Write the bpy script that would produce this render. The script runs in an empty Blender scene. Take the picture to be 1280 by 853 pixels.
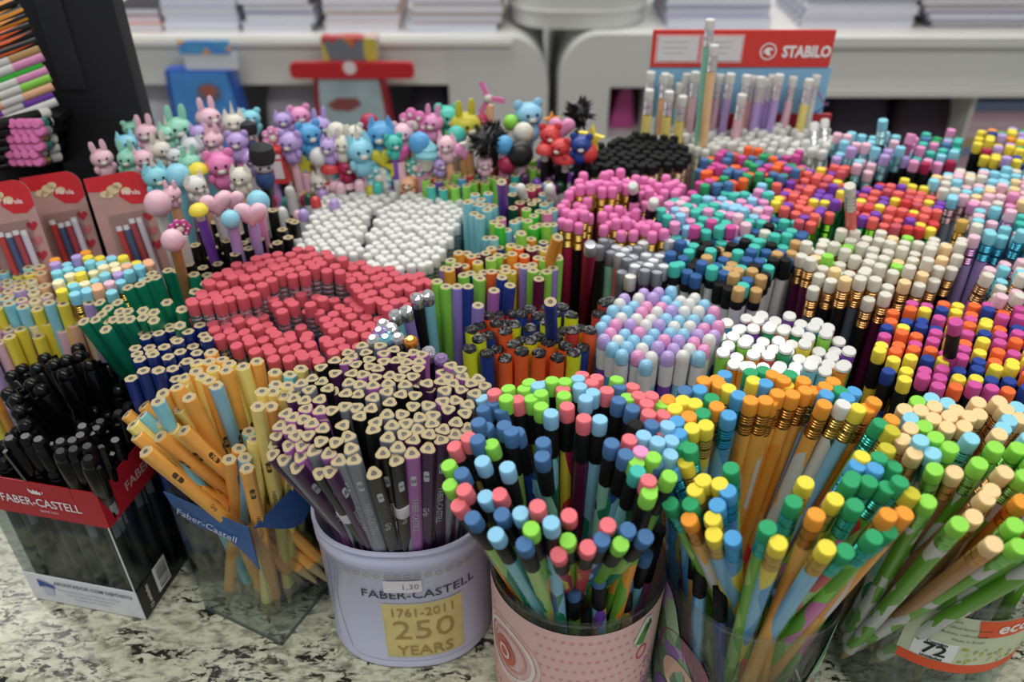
import bpy, math, random
from mathutils import Vector, Matrix
random.seed(7)
C = bpy.context.scene.collection
# ------------------------------------------------------------------ camera, world, lights, exposure
CAM_H, TILT, FPX = 0.43, math.radians(35), 1033.0          # metres above the counter top, pitch down, focal length in pixels of a 1280 frame
cam = bpy.data.cameras.new('camera'); camo = bpy.data.objects.new('camera', cam); C.objects.link(camo)
cam.sensor_width = 22.3; cam.lens = 22.3*FPX/1280; cam.clip_start = .01; cam.clip_end = 30
camo.location = (0, 0, CAM_H); camo.rotation_euler = (math.pi/2-TILT, 0, 0)
cam.dof.use_dof = True; cam.dof.focus_distance = .42; cam.dof.aperture_fstop = 4.2
bpy.context.scene.camera = camo
w = bpy.data.worlds.new('world'); bpy.context.scene.world = w; w.use_nodes = True
w.node_tree.nodes['Background'].inputs[0].default_value = (.92, .96, 1, 1); w.node_tree.nodes['Background'].inputs[1].default_value = .34
def area(loc, rot, sx, sy, power, col):
    l = bpy.data.lights.new('overhead_light', 'AREA'); l.shape = 'RECTANGLE'; l.size = sx; l.size_y = sy; l.energy = power; l.color = col
    o = bpy.data.objects.new('overhead_light', l); o.location = loc; o.rotation_euler = rot; C.objects.link(o)
area((-.6, 1.3, 1.85), (0, 0, 0), 2.4, .5, 30, (1, .98, .95))
area((1.0, 2.3, 1.85), (0, 0, 0), 2.4, .5, 26, (1, .98, .95))
area((.2, -.35, 1.85), (0, 0, 0), 2.4, .5, 27, (1, .98, .96))  # unseen fill lamp, set behind the camera to brighten the front cups
vs = bpy.context.scene.view_settings
vs.view_transform = 'Standard'; vs.look = 'None'; vs.gamma = 1; vs.use_curve_mapping = False; vs.exposure = -0.02

# ------------------------------------------------------------------ projection helpers: a pixel of the photograph to a point of the place
ST, CT = math.sin(TILT), math.cos(TILT)
def ray(u, v):
    dx = (u-640)/FPX; dy = -(v-426.5)/FPX
    return Vector((dx, CT+dy*ST, -ST+dy*CT))
def at(u, v, z):
    d = ray(u, v); t = (z-CAM_H)/d.z
    return Vector((d.x*t, d.y*t, z))
def at_y(u, v, y):
    d = ray(u, v); t = y/d.y
    return Vector((d.x*t, y, CAM_H+d.z*t))
def pix(p):
    z = p[2]-CAM_H; d = p[1]*CT-z*ST; q = p[1]*ST+z*CT
    return 640+FPX*p[0]/d, 426.5-FPX*q/d

# ------------------------------------------------------------------ materials
def lin(h):
    r = [int(h[i:i+2], 16)/255 for i in (0, 2, 4)]
    return tuple(x/12.92 if x < .04045 else ((x+.055)/1.055)**2.4 for x in r)
MATS = {}
def M(h, rough=.45, metal=0, spec=.5, noise=.10, nscale=160, trans=0, bump=0):
    key = (h, rough, metal, spec, noise, nscale, bump)
    if key in MATS: return MATS[key]
    m = bpy.data.materials.new('finish_'+h); m.use_nodes = True
    nt = m.node_tree; b = nt.nodes['Principled BSDF']; c = lin(h)
    b.inputs['Roughness'].default_value = rough; b.inputs['Metallic'].default_value = metal; b.inputs['Specular IOR Level'].default_value = spec
    tc = nt.nodes.new('ShaderNodeTexCoord'); n = nt.nodes.new('ShaderNodeTexNoise'); n.inputs['Scale'].default_value = nscale; n.inputs['Detail'].default_value = 2
    mx = nt.nodes.new('ShaderNodeMix'); mx.data_type = 'RGBA'
    mx.inputs[6].default_value = tuple(x*(1-noise) for x in c)+(1,); mx.inputs[7].default_value = tuple(min(1, x*(1+noise)) for x in c)+(1,)
    nt.links.new(tc.outputs['Object'], n.inputs['Vector']); nt.links.new(n.outputs['Fac'], mx.inputs[0]); nt.links.new(mx.outputs[2], b.inputs['Base Color'])
    if bump:
        bp = nt.nodes.new('ShaderNodeBump'); bp.inputs['Strength'].default_value = bump; bp.inputs['Distance'].default_value = .001
        nt.links.new(n.outputs['Fac'], bp.inputs['Height']); nt.links.new(bp.outputs[0], b.inputs['Normal'])
    MATS[key] = m; return m
def art(cols, scale=140, rough=.35, squash=.26):
    """printed paint: blotches of several inks that wrap round a barrel"""
    key = ('art',)+tuple(cols)+(scale, squash)
    if key in MATS: return MATS[key]
    m = bpy.data.materials.new('printed_ink'); m.use_nodes = True
    nt = m.node_tree; b = nt.nodes['Principled BSDF']; b.inputs['Roughness'].default_value = rough
    tc = nt.nodes.new('ShaderNodeTexCoord'); mp = nt.nodes.new('ShaderNodeMapping'); mp.inputs['Scale'].default_value = (1, 1, squash)
    vo = nt.nodes.new('ShaderNodeTexVoronoi'); vo.inputs['Scale'].default_value = scale
    sp = nt.nodes.new('ShaderNodeSeparateColor'); cr = nt.nodes.new('ShaderNodeValToRGB'); cr.color_ramp.interpolation = 'CONSTANT'
    n = len(cols)
    while len(cr.color_ramp.elements) < n: cr.color_ramp.elements.new(.5)
    for i, h in enumerate(cols):
        e = cr.color_ramp.elements[i]; e.position = i/n; e.color = lin(h)+(1,)
    L = nt.links.new
    L(tc.outputs['Object'], mp.inputs[0]); L(mp.outputs[0], vo.inputs['Vector']); L(vo.outputs['Color'], sp.inputs[0]); L(sp.outputs[0], cr.inputs[0]); L(cr.outputs[0], b.inputs['Base Color'])
    MATS[key] = m; return m
def clear(tint='ffffff', refl=.10):
    key = ('clear', tint, refl)
    if key in MATS: return MATS[key]
    m = bpy.data.materials.new('clear_plastic'); m.use_nodes = True; nt = m.node_tree; nt.nodes.clear()
    o = nt.nodes.new('ShaderNodeOutputMaterial'); t = nt.nodes.new('ShaderNodeBsdfTransparent'); g = nt.nodes.new('ShaderNodeBsdfGlossy')
    t.inputs[0].default_value = lin(tint)+(1,); g.inputs['Roughness'].default_value = .08
    f = nt.nodes.new('ShaderNodeLayerWeight'); f.inputs[0].default_value = .25
    pw = nt.nodes.new('ShaderNodeMath'); pw.operation = 'POWER'; pw.inputs[1].default_value = 3; nt.links.new(f.outputs['Facing'], pw.inputs[0])
    ad = nt.nodes.new('ShaderNodeMath'); ad.operation = 'MULTIPLY_ADD'; ad.inputs[1].default_value = .6; ad.inputs[2].default_value = refl*.08
    mx = nt.nodes.new('ShaderNodeMixShader'); L = nt.links.new
    L(pw.outputs[0], ad.inputs[0]); L(ad.outputs[0], mx.inputs[0]); L(t.outputs[0], mx.inputs[1]); L(g.outputs[0], mx.inputs[2]); L(mx.outputs[0], o.inputs[0])
    MATS[key] = m; return m
def granite():
    m = bpy.data.materials.new('granite'); m.use_nodes = True; nt = m.node_tree; b = nt.nodes['Principled BSDF']; L = nt.links.new
    b.inputs['Roughness'].default_value = .22
    tc = nt.nodes.new('ShaderNodeTexCoord'); mp = nt.nodes.new('ShaderNodeMapping'); mp.inputs['Rotation'].default_value = (0, 0, .5); mp.inputs['Scale'].default_value = (.62, 1.25, 1)
    L(tc.outputs['Object'], mp.inputs[0])
    def noise(s, d, r=.5, dist=0):
        n = nt.nodes.new('ShaderNodeTexNoise'); n.inputs['Scale'].default_value = s; n.inputs['Detail'].default_value = d; n.inputs['Roughness'].default_value = r; n.inputs['Distortion'].default_value = dist
        L(mp.outputs[0], n.inputs['Vector']); return n
    def ramp(src, stops):
        cr = nt.nodes.new('ShaderNodeValToRGB')
        while len(cr.color_ramp.elements) < len(stops): cr.color_ramp.elements.new(.5)
        for e, (p, c) in zip(cr.color_ramp.elements, stops): e.position = p; e.color = (lin(c) if isinstance(c, str) else (c, c, c))+(1,)
        L(src, cr.inputs[0]); return cr
    base = ramp(noise(150, 5, .65, .4).outputs['Fac'], [(.30, '62645a'), (.42, '9a9c86'), (.54, 'c3c4ac'), (.75, 'd4d5c2')])
    dark = ramp(noise(210, 5, .66, .6).outputs['Fac'], [(.36, 1.), (.455, 1.), (.485, 0.), (1, 0.)])
    mask2 = ramp(noise(45, 3, .5, .5).outputs['Fac'], [(.42, .15), (.55, 1.)])
    mul = nt.nodes.new('ShaderNodeMath'); mul.operation = 'MULTIPLY'; L(dark.outputs[0], mul.inputs[0]); L(mask2.outputs[0], mul.inputs[1])
    mx = nt.nodes.new('ShaderNodeMix'); mx.data_type = 'RGBA'; mx.inputs[7].default_value = lin('23241f')+(1,)
    L(mul.outputs[0], mx.inputs[0]); L(base.outputs[0], mx.inputs[6])
    sp = ramp(noise(150, 2, .4).outputs['Color'], [(.70, 0.), (.74, 1.)])
    m2 = nt.nodes.new('ShaderNodeMix'); m2.data_type = 'RGBA'; m2.inputs[7].default_value = lin('5a3440')+(1,)
    L(sp.outputs[0], m2.inputs[0]); L(mx.outputs[2], m2.inputs[6]); L(m2.outputs[2], b.inputs['Base Color'])
    return m

# ------------------------------------------------------------------ mesh building
class MB:
    def __init__(s): s.v = []; s.f = []; s.m = []; s.mats = []
    def mi(s, m):
        if m not in s.mats: s.mats.append(m)
        return s.mats.index(m)
    def face(s, idx, m): s.f.append(tuple(idx)); s.m.append(s.mi(m))
    def loft(s, rings, m, cap0=True, cap1=True, capm=None, close=True):
        n = len(rings[0]); b = len(s.v)
        for r in rings: s.v += [tuple(p) for p in r]
        mm = m if isinstance(m, (list, tuple)) else [m]*(len(rings)-1)
        for k in range(len(rings)-1):
            for i in range(n if close else n-1):
                j = (i+1) % n; s.face((b+k*n+i, b+k*n+j, b+(k+1)*n+j, b+(k+1)*n+i), mm[k])
        if cap0: s.face(list(range(b+n-1, b-1, -1)), capm or mm[0])
        if cap1: s.face(list(range(b+(len(rings)-1)*n, b+len(rings)*n)), capm or mm[-1])
    def lathe(s, prof, m, n=12, cap0=True, cap1=True, c=(0, 0), shape=None):
        rs = []
        for r, z in prof:
            rs.append([(c[0]+r*(shape[i][0] if shape else math.cos(2*math.pi*i/n)), c[1]+r*(shape[i][1] if shape else math.sin(2*math.pi*i/n)), z) for i in range(n if not shape else len(shape))])
        s.loft(rs, m, cap0, cap1)
    def box(s, a, b, m, mat=None):
        x0, y0, z0 = a; x1, y1, z1 = b
        p = [Vector(q) for q in ((x0, y0, z0), (x1, y0, z0), (x1, y1, z0), (x0, y1, z0), (x0, y0, z1), (x1, y0, z1), (x1, y1, z1), (x0, y1, z1))]
        if mat: p = [mat @ q for q in p]
        k = len(s.v); s.v += [tuple(q) for q in p]
        for f in ((0, 3, 2, 1), (4, 5, 6, 7), (0, 1, 5, 4), (1, 2, 6, 5), (2, 3, 7, 6), (3, 0, 4, 7)): s.face([k+i for i in f], m)
    def ball(s, c, r, m, n=12, k=8):
        rx, ry, rz = r if isinstance(r, (tuple, list)) else (r, r, r); rings = []
        for j in range(1, k):
            a = -math.pi/2+math.pi*j/k
            rings.append([(c[0]+rx*math.cos(a)*math.cos(2*math.pi*i/n), c[1]+ry*math.cos(a)*math.sin(2*math.pi*i/n), c[2]+rz*math.sin(a)) for i in range(n)])
        s.loft(rings, m)
    def prism(s, poly, d0, d1, m, f):
        """poly in a plane, f(a, b, depth) -> point"""
        s.loft([[f(a, b, d0) for a, b in poly], [f(a, b, d1) for a, b in poly]], m)
    def mesh(s, name, smooth=False):
        me = bpy.data.meshes.new(name); me.from_pydata(s.v, [], s.f); me.polygons.foreach_set('material_index', s.m)
        for m in s.mats: me.materials.append(m)
        if smooth:
            me.polygons.foreach_set('use_smooth', [True]*len(me.polygons)); me.set_sharp_from_angle(angle=math.radians(38))
        me.update(); return me
    def build(s, name, parent=None, smooth=False, **kw):
        return put(name, s.mesh(name, smooth), parent, **kw)
def put(name, me, parent=None, label=None, cat=None, group=None, kind=None, loc=None, mat=None):
    o = bpy.data.objects.new(name, me); C.objects.link(o)
    if parent: o.parent = parent
    if mat is not None: o.matrix_world = mat
    if loc is not None: o.location = loc
    for k, x in (('label', label), ('category', cat), ('group', group), ('kind', kind)):
        if x: o[k] = x
    return o
def empty(name, loc, label, cat, group=None, rz=0, mat=None):
    o = put(name, None, None, label, cat, group); o.empty_display_size = .02
    if mat is not None: o.matrix_world = mat
    else: o.location = loc; o.rotation_euler = (0, 0, rz)
    return o
def text_verts(txt, size, sx=1.0, bold=0.0, shear=0):
    cu = bpy.data.curves.new('lettering', 'FONT'); cu.body = txt; cu.size = size; cu.align_x = 'CENTER'; cu.align_y = 'CENTER'; cu.offset = bold; cu.shear = shear; cu.resolution_u = 2
    o = bpy.data.objects.new('lettering', cu); C.objects.link(o); bpy.context.view_layer.update()
    me = bpy.data.meshes.new_from_object(o.evaluated_get(bpy.context.evaluated_depsgraph_get()))
    v = [(p.co.x*sx, p.co.y) for p in me.vertices]; f = [tuple(p.vertices) for p in me.polygons]
    bpy.data.objects.remove(o); bpy.data.curves.remove(cu); bpy.data.meshes.remove(me)
    return v, f
def text(txt, size, m, fn, parent, name='lettering', sx=1.0, bold=0.0, label=None, shear=0):
    """flat lettering laid on a surface by fn(a, b) -> point"""
    v, f = text_verts(txt, size, sx, bold, shear)
    mb = MB(); mb.v = [tuple(fn(a, b)) for a, b in v]
    for q in f: mb.face(q, m)
    return mb.build(name, parent, label=label)
def patch(mb, a0, a1, b0, b1, na, nb, fn, m):
    k = len(mb.v)
    for j in range(nb+1):
        for i in range(na+1): mb.v.append(tuple(fn(a0+(a1-a0)*i/na, b0+(b1-b0)*j/nb)))
    for j in range(nb):
        for i in range(na):
            q = k+j*(na+1)+i; mb.face((q, q+1, q+na+2, q+na+1), m)
def disc(mb, a, b, r, fn, m, n=16, ry=None, inner=0):
    k = len(mb.v); ry = ry or r
    for i in range(n): mb.v.append(tuple(fn(a+r*math.cos(2*math.pi*i/n), b+ry*math.sin(2*math.pi*i/n))))
    if inner:
        for i in range(n): mb.v.append(tuple(fn(a+inner*r*math.cos(2*math.pi*i/n), b+inner*ry*math.sin(2*math.pi*i/n))))
        for i in range(n): mb.face((k+i, k+(i+1) % n, k+n+(i+1) % n, k+n+i), m)
    else: mb.face([k+i for i in range(n)], m)
def flatpoly(mb, pts, fn, m):
    k = len(mb.v); mb.v += [tuple(fn(a, b)) for a, b in pts]; mb.face(list(range(k, k+len(pts))), m)
HEART = [(0, -.5), (.28, -.2), (.5, .1), (.46, .36), (.25, .48), (.06, .38), (0, .24), (-.06, .38), (-.25, .48), (-.46, .36), (-.5, .1), (-.28, -.2)]

# ------------------------------------------------------------------ colours
K = dict(
 salmon='ef7078', lime='8fe04a', sky='86c6e6', steel='4673a6', teal='3fbfae', pink='e58fc0', black='0e0e10', green='2aa566', yellow='f2dc3c', orange='f59a2c', blue='4b9fda',
 peach='f3cd92', ltblue='86d0e6', white='d9d9d3', ivory='d6d2c2', rose='cc5260', magenta='cf4a98', navy='1f3f96', neon_orange='ff6a2e', cream='efe2b4', tan='c39a5e',
 plum='4a2350', grey='8d9098', mauve='b265b4', charcoal='141517', gold='c9a44c', silver='c9ccd2', hotpink='e878b6', red='d83a3a', purple='7a3fb4', dkgreen='0e4a34', aqua='7fd0de',
 lilac='b49ad8', crimson='b01f4e', mint='8ed4b8', wood='e2cb98', yel2='f6e27a', ora2='fbb04a', denim='2f5f9c', coral='f0645c', dgreen='128a66', deepblue='16307c', ltgreen='a8d86a', apricot='f2b48a', babypink='e8b8c8', slate='54606c', brightgreen='3ad03a', neonyel='e4f020', wine='5c1440', violet='9a84dc', kraft='b9824e', dull='c9c02c', grass='6cb62c')
def _mute(h):
    c = [int(h[i:i+2], 16) for i in (0, 2, 4)]; g = sum(c)/3
    return ''.join('%02x' % int(max(0, min(255, g+(x-g)*.90))) for x in c)
K = {k: _mute(x) for k, x in K.items()}
NICE = dict(sky='light blue', steel='steel blue', ltblue='pale blue', hotpink='bright pink', neon_orange='neon orange', yel2='pale yellow', ora2='orange', dgreen='deep green', dkgreen='dark green', deepblue='dark blue', ltgreen='light green', babypink='pale pink', brightgreen='bright green', neonyel='neon yellow', dull='mustard', denim='blue', charcoal='black', peach='peach')
def nice(c): return NICE.get(c, c)
ORD = ['', 'first', 'second', 'third', 'fourth', 'fifth', 'sixth', 'seventh', 'eighth', 'ninth', 'tenth', 'eleventh', 'twelfth']
def ordn(i): return ORD[i] if i < len(ORD) else str(i)+('th' if 10 < i % 100 < 14 else {1: 'st', 2: 'nd', 3: 'rd'}.get(i % 10, 'th'))

# ------------------------------------------------------------------ pencils: meshes by style, cached and shared
HEXR = [(math.cos(math.pi*i/3), math.sin(math.pi*i/3)) for i in range(6)]
HEX = []
for i in range(6):                                   # hexagon with slightly broken corners
    a = math.pi*i/3+math.pi/6
    for d in (-.09, .09): HEX.append((math.cos(a+d), math.sin(a+d)))
RND = [(math.cos(math.pi*i/6), math.sin(math.pi*i/6)) for i in range(12)]
TRI = []
for i in range(3):
    a = 2*math.pi*i/3+math.pi/3
    for d in (-.55, -.28, 0, .28, .55):
        r = 1.06-.10*(abs(d)/.55)**2*1.1; TRI.append((r*math.cos(a+d), r*math.sin(a+d)))
SH = dict(hex=HEX, round=RND, tri=TRI)
CACHE = {}
WOODM = lambda: M('ab9b74', .7, noise=.28, nscale=1300)
LEADM = lambda: M('55524e', .5)
def barrel(shape, r, L, col, end='plain', band=None):
    """unit barrel from the sharpened point at z=0 up to z=L"""
    key = ('b', shape, r, round(L, 4), col if isinstance(col, str) else tuple(col), end, band)
    if key in CACHE: return CACHE[key]
    mb = MB(); sh = SH[shape]; n = len(sh)
    mm = M(K[col], .32) if isinstance(col, str) else art([K[c] for c in col[1:]], {'s': 260, 'm': 210, 'l': 110, 'z': 330}[col[0]], squash=.03 if col[0] == 'z' else .26)
    R = lambda q, z: [(q*x, q*y, z) for x, y in sh]
    rings = [R(.0006, .001), R(.0011, .005), R(r*.96, .022)]; ms = [LEADM(), WOODM()]
    if band:                                        # (colour, z0, z1) stripes down the barrel
        for c, z0, z1 in band:
            rings += [R(r, z0), R(r, z1)]; ms += [mm, M(K[c], .3)]
    rings.append(R(r, L)); ms.append(mm)
    if end == 'wood':                               # sawn end: wood face with the lead in it
        mb.loft(rings, ms, True, False)
        rr = [R(r, L), R(r*.93, L+.0004), R(.0014, L+.0004), R(.0013, L+.0002)]
        mb.loft(rr, [mm, WOODM(), LEADM()], False, True, LEADM())
    else: mb.loft(rings, ms)
    me = mb.mesh('barrel', True); CACHE[key] = me; return me
def lathe_part(key, prof, m, n=12, smooth=True):
    if key in CACHE: return CACHE[key]
    mb = MB(); mb.lathe(prof, m, n); me = mb.mesh(key[0], smooth); CACHE[key] = me; return me
def ferrule(col, r, h, kind):
    c = K.get(col, col); key = ('ferrule', col, r, h, kind)
    if kind == 'plain':
        m = M(c, .5, 0, .3); prof = [(r*.98, 0), (r*1.03, .0006), (r*1.03, h-.0006), (r*.97, h)]
    else:
        m = M(c, .25, .9, noise=.05); prof = [(r*.99, 0), (r*1.04, .0004)]; z = .001; k = 7 if kind == 'ridged' else 4
        st = (h-.002)/k
        for i in range(k):
            if kind == 'ridged' and i in (3,): prof += [(r*1.03, z), (r*1.03, z+st)]
            else: prof += [(r*1.05, z+st*.25), (r*.93, z+st*.5), (r*1.05, z+st*.8)]
            z += st
        prof += [(r*1.02, h)]
    return lathe_part(key, prof, m)
def eraser(col, r, h):
    return lathe_part(('eraser', col, r, h), [(r*.97, 0), (r, .0008), (r, h-.0020), (r*.93, h-.0009), (r*.75, h-.0002), (r*.4, h)] if col in ('white', 'hotpink') and r < .0037 else [(r*.97, 0), (r, .0008), (r, h-.0010), (r*.965, h-.0003), (r*.90, h)], M(K[col], .75, spec=.25, noise=.07, nscale=400))
def merge(parts):
    """parts [(mesh, z)] to one mesh"""
    mb = MB()
    for me, z in parts:
        b = len(mb.v); mb.v += [(v.co.x, v.co.y, v.co.z+z) for v in me.vertices]
        for p in me.polygons: mb.face([b+i for i in p.vertices], me.materials[p.material_index])
    return mb
# style -> function(L, body, ferrule, tip) -> [(part name, mesh, z)]
def st_eraser(L, body, fer, tip, shape='hex', r=.0034, fh=.013, eh=.0066, fk='ridged', band=None, er=None):
    zb = L-fh-eh
    return [('barrel', barrel(shape, r, zb+.001, body, band=band), 0), ('ferrule', ferrule(fer, r, fh, fk), zb), ('eraser', eraser(tip, er or r*1.03, eh+.001), zb+fh-.001)]
def st_black(L, body, fer, tip): return st_eraser(L, body, fer, tip, 'hex', .0034, .0185, .0068, 'plain', None, .0036)
def st_wood(L, body, fer, tip): return [('barrel', barrel('hex', .0037, L, body, 'wood'), 0)]
def st_round_wood(L, body, fer, tip): return [('barrel', barrel('round', .0036, L, body, 'wood'), 0)]
def st_tri(L, body, fer, tip): return [('barrel', barrel('tri', .0037, L, body, 'wood'), 0)]
def st_dome(L, body, fer, tip):
    r = .0039; cap = lathe_part(('cap', tip), [(r, 0), (r, .0035), (r*.93, .0055), (r*.7, .0072), (r*.35, .0081)], M(K[tip], .18, spec=.6))
    return [('barrel', barrel('round', r*.96, L-.0215, body), 0), ('collar', lathe_part(('collar', r), [(r, 0), (r, .014)], M('d9dde0', .4)), L-.0215), ('cap', cap, L-.008)]
def st_slant(L, body, fer, tip):
    r = .0038; key = ('cap', 'slant', tip)
    if key not in CACHE:
        mb = MB(); n = 12
        mb.loft([[(r*k*math.cos(a), r*k*math.sin(a), z0-(.0007*math.cos(a) if sl else 0)) for a in [2*math.pi*i/n for i in range(n)]] for k, z0, sl in ((1, .0015, 0), (1.01, .0030, 1), (.93, .0036, 1))], M(K[tip], .12, spec=.7))
        CACHE[key] = mb.mesh('cap', True)
    return [('barrel', barrel('round', r, L-.005, body), 0), ('cap', CACHE[key], L-.0055)]
def st_glitter(L, body, fer, tip):
    r = .0041; key = ('cap', 'glitter', tip)
    if key not in CACHE:
        rnd = random.Random(3); mb = MB(); n = 12
        mb.loft([[(r*k*(1+rnd.uniform(-.05, .05))*math.cos(2*math.pi*i/n), r*k*(1+rnd.uniform(-.05, .05))*math.sin(2*math.pi*i/n), z+rnd.uniform(-.0004, .0004)) for i in range(n)] for k, z in ((1.0, 0), (1.02, .0008), (.8, .0016), (.5, .0014), (.15, .0020))], M('121216', .3, .1, .6))
        CACHE[key] = mb.mesh('cap', False)
    return [('barrel', barrel('round', r, L-.003, body), 0), ('cap', CACHE[key], L-.0034)]
def st_gem(L, body, fer, tip):
    r = .0039; key = ('gem', tip)
    if key not in CACHE:
        mb = MB(); m = M(K[tip], .05, .55, 1)
        n = 8; mb.loft([[(q*math.cos(2*math.pi*(i+o)/n), q*math.sin(2*math.pi*(i+o)/n), z) for i in range(n)] for q, z, o in ((.0026, 0, 0), (.0042, .002, .5), (.0036, .0042, 0), (.0018, .0058, .5))], m)
        CACHE[key] = mb.mesh('gem', False)
    return [('barrel', barrel('round', .0037, L-.009, body), 0), ('collar', lathe_part(('collar', 'gem'), [(.0037, 0), (.004, .001), (.0036, .0035)], M('c9ccd2', .25, .9)), L-.009), ('gem', CACHE[key], L-.006)]
def st_metalcap(L, body, fer, tip):
    r = .0038
    cap = lathe_part(('cap', 'metal', tip), [(r*1.02, 0), (r*1.05, .001), (r*1.05, .0085), (r*.92, .0095), (r*.90, .0088), (r*.5, .0086)], M(K[tip], .35, .6))
    return [('barrel', barrel('round', r*.98, L-.009, body), 0), ('cap', cap, L-.0096)]
def st_pen(L, body, fer, tip):
    r = .0048; key = ('pen_clip',)
    cap = lathe_part(('cap', 'pen'), [(r*.92, 0), (r*1.02, .001), (r*1.0, .0285), (r*.84, .030), (r*.92, .0315), (r*.80, .0345), (r*.45, .036)], M('08080a', .22, spec=.3), 14)
    if key not in CACHE:
        mb = MB(); mb.box((r*.95, -.0011, .004), (r*1.45, .0011, .032), M('08080a', .22, spec=.3)); CACHE[key] = mb.mesh('clip')
    key2 = ('pen_body',)
    if key2 not in CACHE:
        mb = MB(); mb.lathe([(.0008, 0), (.0012, .006), (r*.7, .014), (r*.9, .018), (r*.9, L-.034)], M('393b3d', .35), 12); CACHE[key2] = mb.mesh('barrel', True)
    key3 = ('pen_label',)
    if key3 not in CACHE:
        mb = MB(); patch(mb, -.5, .5, L-.072, L-.042, 4, 1, lambda a, b: (r*.93*math.cos(a), r*.93*math.sin(a), b), M('9a9ca0', .5, noise=.5, nscale=900)); CACHE[key3] = mb.mesh('printed_strip')
    return [('barrel', CACHE[key2], 0), ('printed_strip', CACHE[key3], 0), ('cap', cap, L-.036), ('clip', CACHE[key], L-.036)]
STY = dict(eraser=st_eraser, black=st_black, wood=st_wood, rwood=st_round_wood, tri=st_tri, dome=st_dome, slant=st_slant, glitter=st_glitter, gem=st_gem, metalcap=st_metalcap, pen=st_pen,
           silverf=lambda L, b, f, t: st_eraser(L, b, f, t, 'round', .0035, .015, .0070, 'soft'),
           fat=lambda L, b, f, t: st_eraser(L, b, f, t, 'round', .0036, .013, .0070, 'ridged'),
           swirl=lambda L, b, f, t: st_eraser(L, b, f, t, 'round', .0036, .013, .0070, 'ridged', (('grass', round(L-.072, 4), round(L-.034, 4)),)),
           sleeve=lambda L, b, f, t: [('barrel', barrel('round', .0035, L, b, 'wood', (('white', round(L-.034, 4), round(L-.020, 4)),)), 0)],
           slim=lambda L, b, f, t: st_eraser(L, b, f, t, 'round', .0031, .014, .0070, 'soft'),
           collar=lambda L, b, f, t: st_eraser(L, b, f, t, 'round', .0036, .007, .0070, 'plain', None, .0038))
STRIPS = {}
def strip_mesh(col, shape_r, L, seed):
    """small printed plate and line of lettering that lies on one face near the end"""
    key = ('strip', col, seed)
    if key in CACHE: return CACHE[key]
    m = M(K[col] if col != 'black' else '4a3a20', .4); mb = MB(); f = lambda a, b: (shape_r, a, b)
    word, grade = (('FABER-CASTELL', '2B'), ('EcoLápis 2001', 'HB'), ('Grip', 'B'))[seed]
    v, fs = text_verts(word, .0042 if col != 'black' else .0030, 1, .00003)
    b0 = len(mb.v); mb.v += [f(y, -x+L-.047) for x, y in v]
    for q in fs: mb.face([b0+i for i in q], m)
    n = 12; b0 = len(mb.v)
    mb.v += [f(.0014*math.cos(2*math.pi*i/n), L-.017+(.0028 if math.sin(2*math.pi*i/n) > 0 else -.0028)+.0014*math.sin(2*math.pi*i/n)) for i in range(n)]
    mb.face([b0+i for i in range(n)], m)
    v, fs = text_verts(grade, .0030, 1, .00003); b0 = len(mb.v); mb.v += [(shape_r+.00004, y, -x+L-.017) for x, y in v]
    md = M('26262a', .5) if col in ('white', 'silver') else M('f0c060', .5)
    for q in fs: mb.face([b0+i for i in q], md)
    me = mb.mesh('printed_lettering'); CACHE[key] = me; return me
def frame(bottom, tip, spin=None, twist=0.0):
    z = (tip-bottom).normalized(); c = Vector((0, 0, CAM_H))-tip; x = (c-z*c.dot(z)).normalized(); y = z.cross(x)
    a = twist; x2 = x*math.cos(a)+y*math.sin(a); y2 = z.cross(x2)
    m = Matrix((x2, y2, z)).transposed().to_4x4(); m.translation = bottom; return m
ALL = {}
def occupied(p, d=.0064):
    kx, ky, kz = (int(math.floor(q/.008)) for q in p)
    for i in (-1, 0, 1):
        for j in (-1, 0, 1):
            for k in (-1, 0, 1):
                for q in ALL.get((kx+i, ky+j, kz+k), ()):
                    if (q-p).length < d: return True
    return False
def mark(p): ALL.setdefault(tuple(int(math.floor(q/.008)) for q in p), []).append(p)

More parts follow.
